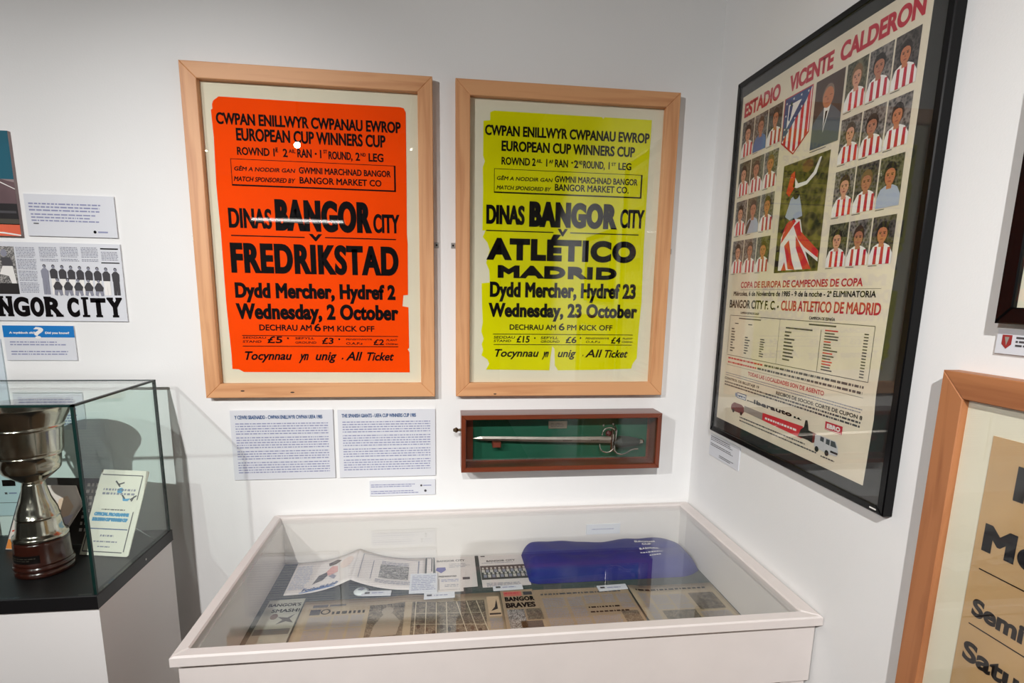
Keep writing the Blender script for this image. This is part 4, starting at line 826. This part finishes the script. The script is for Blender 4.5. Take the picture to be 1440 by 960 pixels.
r, o = curved('newspaper_cutting', 'tan newspaper page with photographs at the right end of the table case', 'newspaper', -.304, -.042, -.56, -.272, news_m, lambda x, y: iz + .0035 + .006 * math.exp(-((x + .3) / .03) ** 2), 20)
SB_ = HS(lambda x, y: iz + .0041 + .006 * math.exp(-((x + .3) / .03) ** 2)); q = MB()
bars(q, SB_, -.288, -.305, -.07, -.290, .013, .0003, black_print, rn, .6, .02, 0, 3)
for a, b, c, d in ((-.288, -.55, -.262, -.315), (-.255, -.40, -.205, -.325), (-.2, -.40, -.15, -.325), (-.145, -.55, -.06, -.42), (-.25, -.55, -.15, -.455)): bars(q, SB_, a, b, c, d, .0055, .0003, ink_soft, rn, .5, .2, 9)
q.rect(SB_, -.138, -.41, -.062, -.325, .0003, bw_photo); q.rect(SB_, -.249, -.45, -.154, -.408, .0003, bw_photo); q.build('printed_text', o)
# open programme (tent)
def hT(x, y):
    p = -1.113
    if x < p: k = (x + 1.31) / (p + 1.31); return iz + .003 + .040 * max(0, k) ** 2.6 + .004 * max(0, k)
    k = 1 - (x - p) / .205; return iz + .003 + .042 * max(0, k) ** 2.4
r = root('open_booklet', (-1.11, -.12, iz), 'open programme booklet standing up like a tent at the back left', 'booklet')
def quadsheet(name, P, m, parent, nx=16, ny=8):
    # P: corner (x,y): left-back, right-back, right-front, left-front ; height from hT
    vs = []; fs = []
    for j in range(ny + 1):
        for i in range(nx + 1):
            u = i / nx; v = j / ny
            x = (P[0][0] * (1 - u) + P[1][0] * u) * (1 - v) + (P[3][0] * (1 - u) + P[2][0] * u) * v
            y = (P[0][1] * (1 - u) + P[1][1] * u) * (1 - v) + (P[3][1] * (1 - u) + P[2][1] * u) * v
            vs.append((x, y, hT(x, y)))
    for j in range(ny):
        for i in range(nx): k = j * (nx + 1) + i; fs.append((k, k + nx + 1, k + nx + 2, k + 1))
    q = MB(); q.add(vs, fs, m); o = q.build(name, parent, smooth=True)
    mod = o.modifiers.new('thickness', 'SOLIDIFY'); mod.thickness = .001; mod.offset = -1
    return o
pl = quadsheet('left_page', [(-1.306, -.026), (-1.113, -.028), (-1.113, -.226), (-1.302, -.222)], paper_m, r)
prg = quadsheet('right_page', [(-1.113, -.028), (-.905, -.028), (-.905, -.226), (-1.113, -.226)], paper_m, r)
SH = HS(hT); q = MB()
pinkp = m_('print_pale_red', (206, 150, 144), .6)
q.poly(SH, [(-1.205, -.12), (-1.19, -.085), (-1.172, -.095), (-1.165, -.135), (-1.19, -.145)], .0008, pinkp); q.poly(SH, [(-1.232, -.18), (-1.222, -.13), (-1.20, -.118), (-1.195, -.14), (-1.205, -.165), (-1.222, -.172)], .0009, ink_grey); q.poly(SH, [(-1.19, -.15), (-1.18, -.14), (-1.165, -.16), (-1.17, -.175)], .0009, ink_soft)
q.poly(SH, [(-1.205, -.06), (-1.18, -.048), (-1.165, -.062), (-1.18, -.078), (-1.20, -.08)], .0009, m_('print_hair_brown', (64, 44, 34), .7))
q.ell(SH, -1.145, -.09, .02, .035, .0008, m_('print_faint_peach', (214, 194, 184), .6))
bars(q, SH, -1.298, -.2, -1.245, -.05, .009, .0008, m_('pale_blue_ink', (176, 180, 196), .6), rn, .5, .2)
e = DATA['table'][2]; q.text(SH, e[0], -1.255, -1.15, -.214, -.196, ink_blue, .0012, .0008, .2)
q.rect(SH, -1.26, -.2215, -1.16, -.218, .0008, m_('print_sky_blue', (0, 116, 190), .5)); q.build('printed_cover', pl)
q = MB(); q.rect(SH, -1.042, -.172, -.955, -.09, .0008, bw_grey)
for a, b, c, d in ((-1.098, -.052, -1.096, -.2), (-1.098, -.052, -.93, -.050), (-.928, -.15, -.924, -.05), (-1.065, -.075, -1.063, -.19)): q.rect(SH, min(a, c), min(b, d), max(a, c), max(b, d), .0008, ink_soft)
bars(q, SH, -1.04, -.088, -.95, -.062, .008, .0008, ink_soft, rn, .5, .1); bars(q, SH, -1.05, -.205, -.93, -.178, .007, .0008, ink_soft, rn, .5, .1); q.build('printed_page', prg)
# round white badge
r = root('badge', (-1.085, -.205, iz), 'round white badge under the open programme booklet', 'badge')
q = MB(); q.lathe((-1.085, -.222, iz + .001), [(.021, 0), (.022, .003), (.018, .007), (.010, .010), (.001, .011)], m_('badge_white', (214, 220, 220), .3), 24); bo = q.build('disc', r, smooth=True)
q = MB(); q.poly(FLOOR(0), [(-1.095, -.228), (-1.082, -.232), (-1.074, -.222), (-1.084, -.212)], iz + .0125, ink_soft); q.build('emblem', bo)
# sheet with black border lines under right page
r, o, n = sheet_on('leaflet', 'white leaflet with black border lines right of the open booklet', 'leaflet', [(-.900, -.028), (-.880, -.028), (-.880, -.135), (-.900, -.135)], paper_m)
q = MB(); q.rect(FLOOR(0), -.898, -.033, -.884, -.031, n, black_print); q.rect(FLOOR(0), -.886, -.12, -.883, -.031, n, black_print); q.build('printed_border', o)
# programmes
r, o, n = sheet_on('match_programme', 'white match programme with small blue emblem in the table case', 'programme', [(-.876, -.012 - .014), (-.745, -.026), (-.747, -.222), (-.790, -.224), (-.790, -.245), (-.868, -.247)], paper_m, iz + .001)
q = MB(); T(q, 3, n, ink_grey); T(q, 4, n); q.poly(S, [(-.872, -.115), (-.868, -.098), (-.842, -.098), (-.84, -.115), (-.855, -.135)], n, m_('print_violet', (70, 70, 150), .6))
q.line(S, (-.862, -.17), (-.862, -.235), .0015, n, ink_grey); q.line(S, (-.862, -.235), (-.80, -.235), .001, n, ink_grey); bars(q, S, -.855, -.19, -.80, -.17, .009, n, ink_bgrey, rn, .5, .1); bars(q, S, -.845, -.225, -.795, -.2, .009, n, ink_soft, rn, .4, .3)
q.rect(S, -.79, -.18, -.768, -.165, n, ink_grey); bars(q, S, -.83, -.10, -.76, -.07, .010, n, ink_soft, rn, .3, .3); q.build('printed_cover', o)
r, o, n = sheet_on('match_programme', 'white match programme with a black and white team photograph', 'programme', [(-.733, -.026), (-.584, -.026), (-.587, -.228), (-.733, -.231)], paper_m, iz + .001)
q = MB(); T(q, 5, n, ink_grey); q.rect(S, -.726, -.038, -.712, -.032, n, black_print); bars(q, S, -.72, -.23, -.60, -.205, .008, n, ink_soft, rn, .5, .2); bars(q, S, -.725, -.085, -.6, -.078, .006, n, ink_soft, rn, .5, .2)
q.build('printed_cover', o)
q = MB(); q.rect(S, -.732, -.188, -.586, -.100, n, m_('print_photo_dark', (60, 56, 54), .6))
for rr_ in range(2):
    for i in range(11):
        x = -.724 + i * .013 + rr_ * .004; y = -.118 - rr_ * .032
        q.ell(S, x, y, .0038, .0065, n + .0003, m_('print_photo_light', (190, 184, 176), .6), 8); q.rect(S, x - .0048, y - .026, x + .0048, y - .008, n + .0002, ink_soft if (i + rr_) % 2 else m_('print_photo_light', (190, 184, 176), .6))
q.build('team_photo', o)
for pts, lab in (([(-.948, -.139), (-.866, -.141), (-.866, -.253), (-.948, -.250)], 'larger white caption card overlapping the open booklet'),
                 ([(-1.081, -.226), (-.998, -.230), (-.999, -.255), (-1.082, -.250)], 'small white caption label below the open booklet'),
                 ([(-.904, -.264), (-.817, -.262), (-.817, -.292), (-.904, -.294)], 'small white caption label on the top edge of the open newspaper'),
                 ([(-.704, -.236), (-.616, -.233), (-.616, -.257), (-.704, -.260)], 'small white caption label under the team photograph programme'),
                 ([(-.396, -.264), (-.306, -.260), (-.306, -.286), (-.395, -.292)], 'small white caption label in front of the blue bag')):
    S = FLOOR(0); big = pts[0][1] > -.2
    z = iz + (.012 if big else .0075 if 'newspaper' in lab or 'blue' in lab else .0035)
    r, o, n = sheet_on('caption_label', lab, 'label', pts, card_m, iz + (.0095 if 'open newspaper' in lab else .0045), .003)
    if big:
        o0 = o
    a = pts[0][0]; b = min(p[1] for p in pts); c = pts[1][0]; d = max(p[1] for p in pts)
    q = MB()
    if big: bars(q, S, a + .006, b + .01, c - .004, d - .008, .010, n, ink_bgrey, rn, .35, .25)
    else:
        q.rect(S, a + .008, b + .011, a + .022, b + .020, n, dk); bars(q, S, a + .028, b + .011, c - .02, b + .020, .008, n, ink_bgrey, rn, .6, .1)
    q.build('printed_lettering', o)
# blue bag
r = root('fabric_bag', (-.3, -.13, iz), 'rolled royal blue fabric bag with small white print', 'bag')
bx0, bx1, by0, by1 = -.590, -.040, -.238, -.034
def bagedge(u):   # narrowing of the plan at both ends
    return 1 - .35 * max(0, (u - .86) / .14) ** 2 - .14 * max(0, (.06 - u) / .06) ** 2
def bagh(x, y):
    u = (x - bx0) / (bx1 - bx0); u = min(1, max(0, u)); e = bagedge(u)
    yc = (by0 + by1) / 2 + .012; hw = (by1 - by0) / 2 * e
    v = (y - yc) / hw; v = max(-1, min(1, v))
    top = .058 - .008 * math.exp(-((u - .45) / .09) ** 2) + .004 * math.exp(-((u - .13) / .1) ** 2)
    prof = max(0, 1 - abs(v) ** 3.2) ** .5 * (1 + .10 * v)
    ends = max(0, 1 - max(0, (u - .82) / .18) ** 2.5) ** .5 * max(0, 1 - max(0, (.07 - u) / .07) ** 2.5) ** .5
    wr = .0016 * math.sin(x * 60 + y * 45) + .0012 * math.sin(x * 23 - y * 90 + 1)
    crease = -.004 * math.exp(-((v + .15 + .1 * math.sin(u * 5)) / .09) ** 2)
    return iz + .001 + max(0, (top + wr + crease)) * prof * ends
vs = []; fs = []; nx, ny = 110, 44
for i in range(nx + 1):
    u = (1 - math.cos(math.pi * i / nx)) / 2; x = bx0 + (bx1 - bx0) * u; e = bagedge(u); yc = (by0 + by1) / 2 + .012; hw = (by1 - by0) / 2 * e
    for j in range(ny + 1):
        v = -math.cos(math.pi * j / ny); y = yc + hw * v; vs.append((x, y, bagh(x, y)))
for i in range(nx):
    for j in range(ny): k = i * (ny + 1) + j; fs.append((k, k + ny + 1, k + ny + 2, k + 1))
q = MB(); q.add(vs, fs, blue_cloth)
b0 = [(x, y, iz + .0006) for x, y, z in vs]; q.add(b0, [tuple(reversed(f)) for f in fs], blue_cloth)
bag = q.build('bag_body', r, smooth=True)
SBg = HS(bagh); q = MB()
for t, x, y, w, h in (('EUROPEAN', -.222, -.100, .070, .013), ('CUP', -.205, -.122, .034, .013), ('BANGOR', -.220, -.144, .066, .012)):
    q.text(SBg, t, x, x + w, y, y + h, white_print, .0015, .0006, .1)
bars(q, SBg, -.225, -.166, -.15, -.154, .009, .0015, white_print, rn, .5, .1, 0, 2); bars(q, SBg, -.20, -.180, -.160, -.170, .008, .0015, white_print, rn, .5, .1, 0, 2)
q.build('printed_lettering', bag)

# ---------------------------------------------------------------- glass case on plinth with trophy
px0, px1, py0, py1 = -2.165, -1.655, -.440, -.062
r = root('plinth_case', (-1.91, -.25, 0), 'tall white plinth with black base tray and glass case, left edge', 'display case')
q = MB(); q.bx(px0 + .008, py0 + .008, .0, px1 - .004, py1 - .004, .833, plinth_paint, .001); q.build('plinth', r)
q = MB(); q.bx(px0, py0, .834, px1, py1, .868, black_base, .0015); q.build('base_tray', r, 'black base tray')
q = MB(); q.tube([(px1 - .001, -.22, .850), (px1 + .001, -.22, .850)], .003, plates_m, 10); q.build('lock', r)
gt = .006; gz0, gz1 = .8682, 1.3225
def pane(a, b, c, d, e, f):
    q = MB(); q.bx(a, b, c, d, e, f, case_glass); o = q.build('glass_pane', r); return o
X0, X1, Y0, Y1 = px0 + .005, px1 - .003, py0 + .006, py1 - .004
p1 = pane(X0 + .0035, Y0, gz0, X1 - .0035, Y0 + gt, gz1 - .0035); p2 = pane(X1 - gt, Y0 + gt, gz0, X1, Y1 - gt, gz1 - .0035)
p3 = pane(X0 + .0035, Y1 - gt, gz0, X1 - .0035, Y1, gz1 - .0035); p4 = pane(X0, Y0 + gt, gz0, X0 + gt, Y1 - gt, gz1 - .0035)
# polished green edges: vertical corners and the top rim
q = MB(); ew = .0068
for x in (X0, X1 - ew):
    for y in (Y0, Y1 - ew): q = MB(); q.bx(x, y, gz0, x + ew, y + ew, gz1, edge_glass); q.build('corner_edge', r)
q = MB()
for e_ in ((X0, Y0, X1, Y0 + ew), (X0, Y1 - ew, X1, Y1), (X0, Y0, X0 + ew, Y1), (X1 - ew, Y0, X1, Y1)):
    q = MB(); q.bx(e_[0], e_[1], gz1 - .005, e_[2], e_[3], gz1, edge_glass); q.build('rim_edge', r)
q = MB(); q.bx(X0 + ew, Y0 + ew, gz1 - .005, X1 - ew, Y1 - ew, gz1 - .001, case_glass); q.build('glass_pane', r)
# trophy
cx, cy, cz = -1.858, -.289, .868
def slim(pf):
    return [(r_ * (.86 if z_ < 1.06 else .93 if z_ < 1.2 else .93 + .09 * min(1, (z_ - 1.2) / .09)), z_) for r_, z_ in pf]
r = root('trophy_cup', (cx, cy, cz), 'tarnished silver trophy cup on round wooden base inside the glass case', 'trophy')
q = MB(); q.lathe((cx, cy, 0), slim([(.062, .8685), (.0705, .870), (.0715, .876), (.0705, .882), (.0665, .8835), (.0720, .886), (.0735, .8905), (.0720, .895), (.0665, .8975), (.0700, .900), (.0705, .9035), (.0680, .9060), (.0665, .950), (.0655, .957), (.060, .958)]), plinth_wood, 64)
wb = q.build('wooden_base', r, smooth=True)
q = MB(); k = 14
A = [math.radians(-138 + 74 * i / k) for i in range(k + 1)]
vs = [(cx + .0588 * math.cos(t), cy + .0588 * math.sin(t), z) for z in (.909, .930) for t in A]
q.add(vs, [(i, i + 1, k + 2 + i, k + 1 + i) for i in range(k)], mat('dark_plaque_metal', (40, 34, 34), .35, .8)); po = q.build('plaque', wb, 'dark engraved plaque')
q = MB()
CYL = HS(None); CYL.__class__ = type('Cy', (HS,), {'__call__': lambda s, u, v, n=0: Vector((cx + (.0589 + n) * math.cos(u / .0589), cy + (.0589 + n) * math.sin(u / .0589), v))})
u0 = math.radians(-132) * .0589; u1 = math.radians(-70) * .0589
bars(q, CYL, u0, .912, u1, .927, .0055, .0003, m_('engraved_silver', (150, 140, 128), .4, 1), rn, .45, .25); q.build('engraving', po)
prof = [(.058, .957), (.066, .958), (.067, .963), (.0655, .968), (.060, .970), (.0575, .976), (.0555, .985), (.052, 1.008), (.0505, 1.0125), (.053, 1.0135), (.0505, 1.0155), (.0475, 1.032), (.0435, 1.042), (.036, 1.058), (.029, 1.078), (.0255, 1.096), (.024, 1.103)]
q = MB(); q.lathe((cx, cy, 0), slim(prof), silver, 64); q.build('stem', r, smooth=True)
prof = [(.018, 1.101), (.024, 1.103), (.032, 1.108), (.048, 1.120), (.0595, 1.130), (.0635, 1.136), (.0655, 1.150), (.0675, 1.170), (.0700, 1.1715), (.0700, 1.1735), (.0680, 1.1745), (.0735, 1.179), (.0745, 1.184), (.0758, 1.212), (.0765, 1.236), (.0765, 1.240), (.0790, 1.2415), (.0790, 1.2435), (.0765, 1.245), (.0785, 1.249), (.084, 1.262), (.092, 1.280), (.0990, 1.293), (.1005, 1.2945), (.0995, 1.2955),
        (.0965, 1.2930), (.088, 1.276), (.080, 1.260), (.0745, 1.246), (.072, 1.212), (.070, 1.184), (.062, 1.150), (.050, 1.128), (.025, 1.112), (.001, 1.109)]
q = MB(); q.lathe((cx, cy, 0), slim(prof), silver, 72, False); q.build('bowl', r, smooth=True)
q = MB(); dx, dy = -.80, .60
q.tube([(cx + dx * a, cy + dy * a, z) for a, z in ((.073, 1.235), (.088, 1.240), (.104, 1.232), (.112, 1.212), (.106, 1.190), (.094, 1.172), (.086, 1.160), (.078, 1.150), (.064, 1.142))], [.003, .0035, .004, .004, .004, .004, .0035, .003, .003], silver, 12); q.build('handle', r, smooth=True)
# leaning programme on easel
def leaning(name, lab, cat, o, right, up, pts, m, th=.0025):
    S = Surf(o, right, up); r = root(name, o, lab, cat); q = MB(); q.prism(S, pts, 0, th, m, .0004); return r, S, q.build('paper', r)
o = Vector((-1.820, -.216, .8695)); rt = Vector((.126, -.026, 0)); up = Vector((.030, .095, .215))
r, S, pb = leaning('match_programme', 'cream official programme with blue lettering leaning in the glass case', 'programme', o, rt, up, [(0, 0), (.133, 0), (.138, .004), (.138, .226), (.134, .230), (0, .230)], m_('programme_cream', (226, 222, 206), .55))
q = MB(); n = .003; sky = m_('print_bright_blue', (60, 150, 196), .5)
for p1, p2 in (((.006, .010), (.118, .010)), ((.006, .07), (.118, .07)), ((.006, .010), (.006, .07)), ((.122, .012), (.122, .118)), ((.006, .216), (.124, .216)), ((.124, .15), (.124, .216))): q.line(S, p1, p2, .0026, n, ink_grey if p1[0] != .006 or p1[1] != .07 else navy)
q.text(S, 'OFFICIAL PROGRAMME', .012, .112, .104, .114, sky, n, .0012, 0); q.text(S, 'EUROPEAN CUP WINNERS CUP', .010, .112, .090, .100, sky, n, .0012, 0)
q.poly(S, [(.060, .178), (.072, .182), (.080, .176), (.074, .166), (.062, .168)], n, sky); q.poly(S, [(.080, .158), (.090, .152), (.104, .154), (.098, .146), (.084, .146)], n, sky)
for p1, p2 in (((.050, .200), (.066, .184)), ((.060, .190), (.076, .196)), ((.078, .162), (.088, .152)), ((.104, .150), (.120, .162)), ((.108, .146), (.114, .160))): q.line(S, p1, p2, .004, n, dk)
bars(q, S, .02, .160, .118, .184, .011, n, ink_soft, rn, .5, .1, 0, 2); bars(q, S, .012, .135, .118, .143, .008, n, ink_grey, rn, .5, .05, 0, 3); bars(q, S, .03, .120, .10, .126, .006, n, ink_grey, rn, .5, .05)
bars(q, S, .045, .050, .085, .058, .008, n, ink_soft, rn, .6, .05, 0, 2); bars(q, S, .03, .034, .10, .042, .007, n, ink_soft, rn, .5, .05); bars(q, S, .045, .022, .08, .028, .006, n, ink_soft, rn, .5, .05)
q.build('printed_cover', pb)
q = MB(); q.tube([S(.125, .08, -.002), S(.13, .075, -.012), Vector((-1.675, -.13, .869))], .0016, m_('clear_acrylic', (170, 176, 176), .15), 8); q.build('stand_strut', r, 'thin clear stand leg')
o = Vector((-1.985, -.135, .870))
r, S, pb = leaning('newspaper', 'dark printed newspaper page leaning behind the pink programme in the glass case', 'newspaper', o, (.17, -.02, 0), (.03, .05, .2), [(0, 0), (.19, 0), (.19, .185), (0, .185)], m_('dark_newsprint', (58, 52, 50), .7))
q = MB(); bars(q, S, .12, .03, .185, .18, .018, .003, paper_m, rn, .5, .3, 0, 1.2); q.build('printed_text', pb)
o = Vector((-2.035, -.165, .870))
r, S, pb = leaning('illustrated_programme', 'pale pink illustrated programme with orange print leaning behind the trophy', 'programme', o, (.16, -.02, 0), (.045, .05, .2), [(0, 0), (.12, 0), (.155, .06), (.178, .125), (.145, .178), (.0, .178)], m_('pink_white_paper', (232, 214, 208), .6))
q = MB(); org = m_('print_pale_orange', (214, 150, 110), .6); ored = m_('print_orange_red', (214, 70, 40), .6)
q.rect(S, .002, .002, .06, .028, .003, m_('print_orange', (236, 140, 60), .6)); q.poly(S, [(.11, .05), (.145, .08), (.155, .12), (.13, .15), (.11, .14)], .003, m_('print_faint_orange', (230, 196, 172), .6)); q.poly(S, [(.12, .06), (.15, .06), (.16, .1), (.135, .09)], .0032, m_('print_lilac', (206, 192, 206), .6))
for i in range(5): q.line(S, (.006 + .003 * i, .05 + i * .022), (.022, .056 + i * .022), .004, .0032, (ored, org, ink_soft)[i % 3])
q.line(S, (.0, .0), (.0, .178), .003, .0031, dk)
q.build('printed_cover', pb)
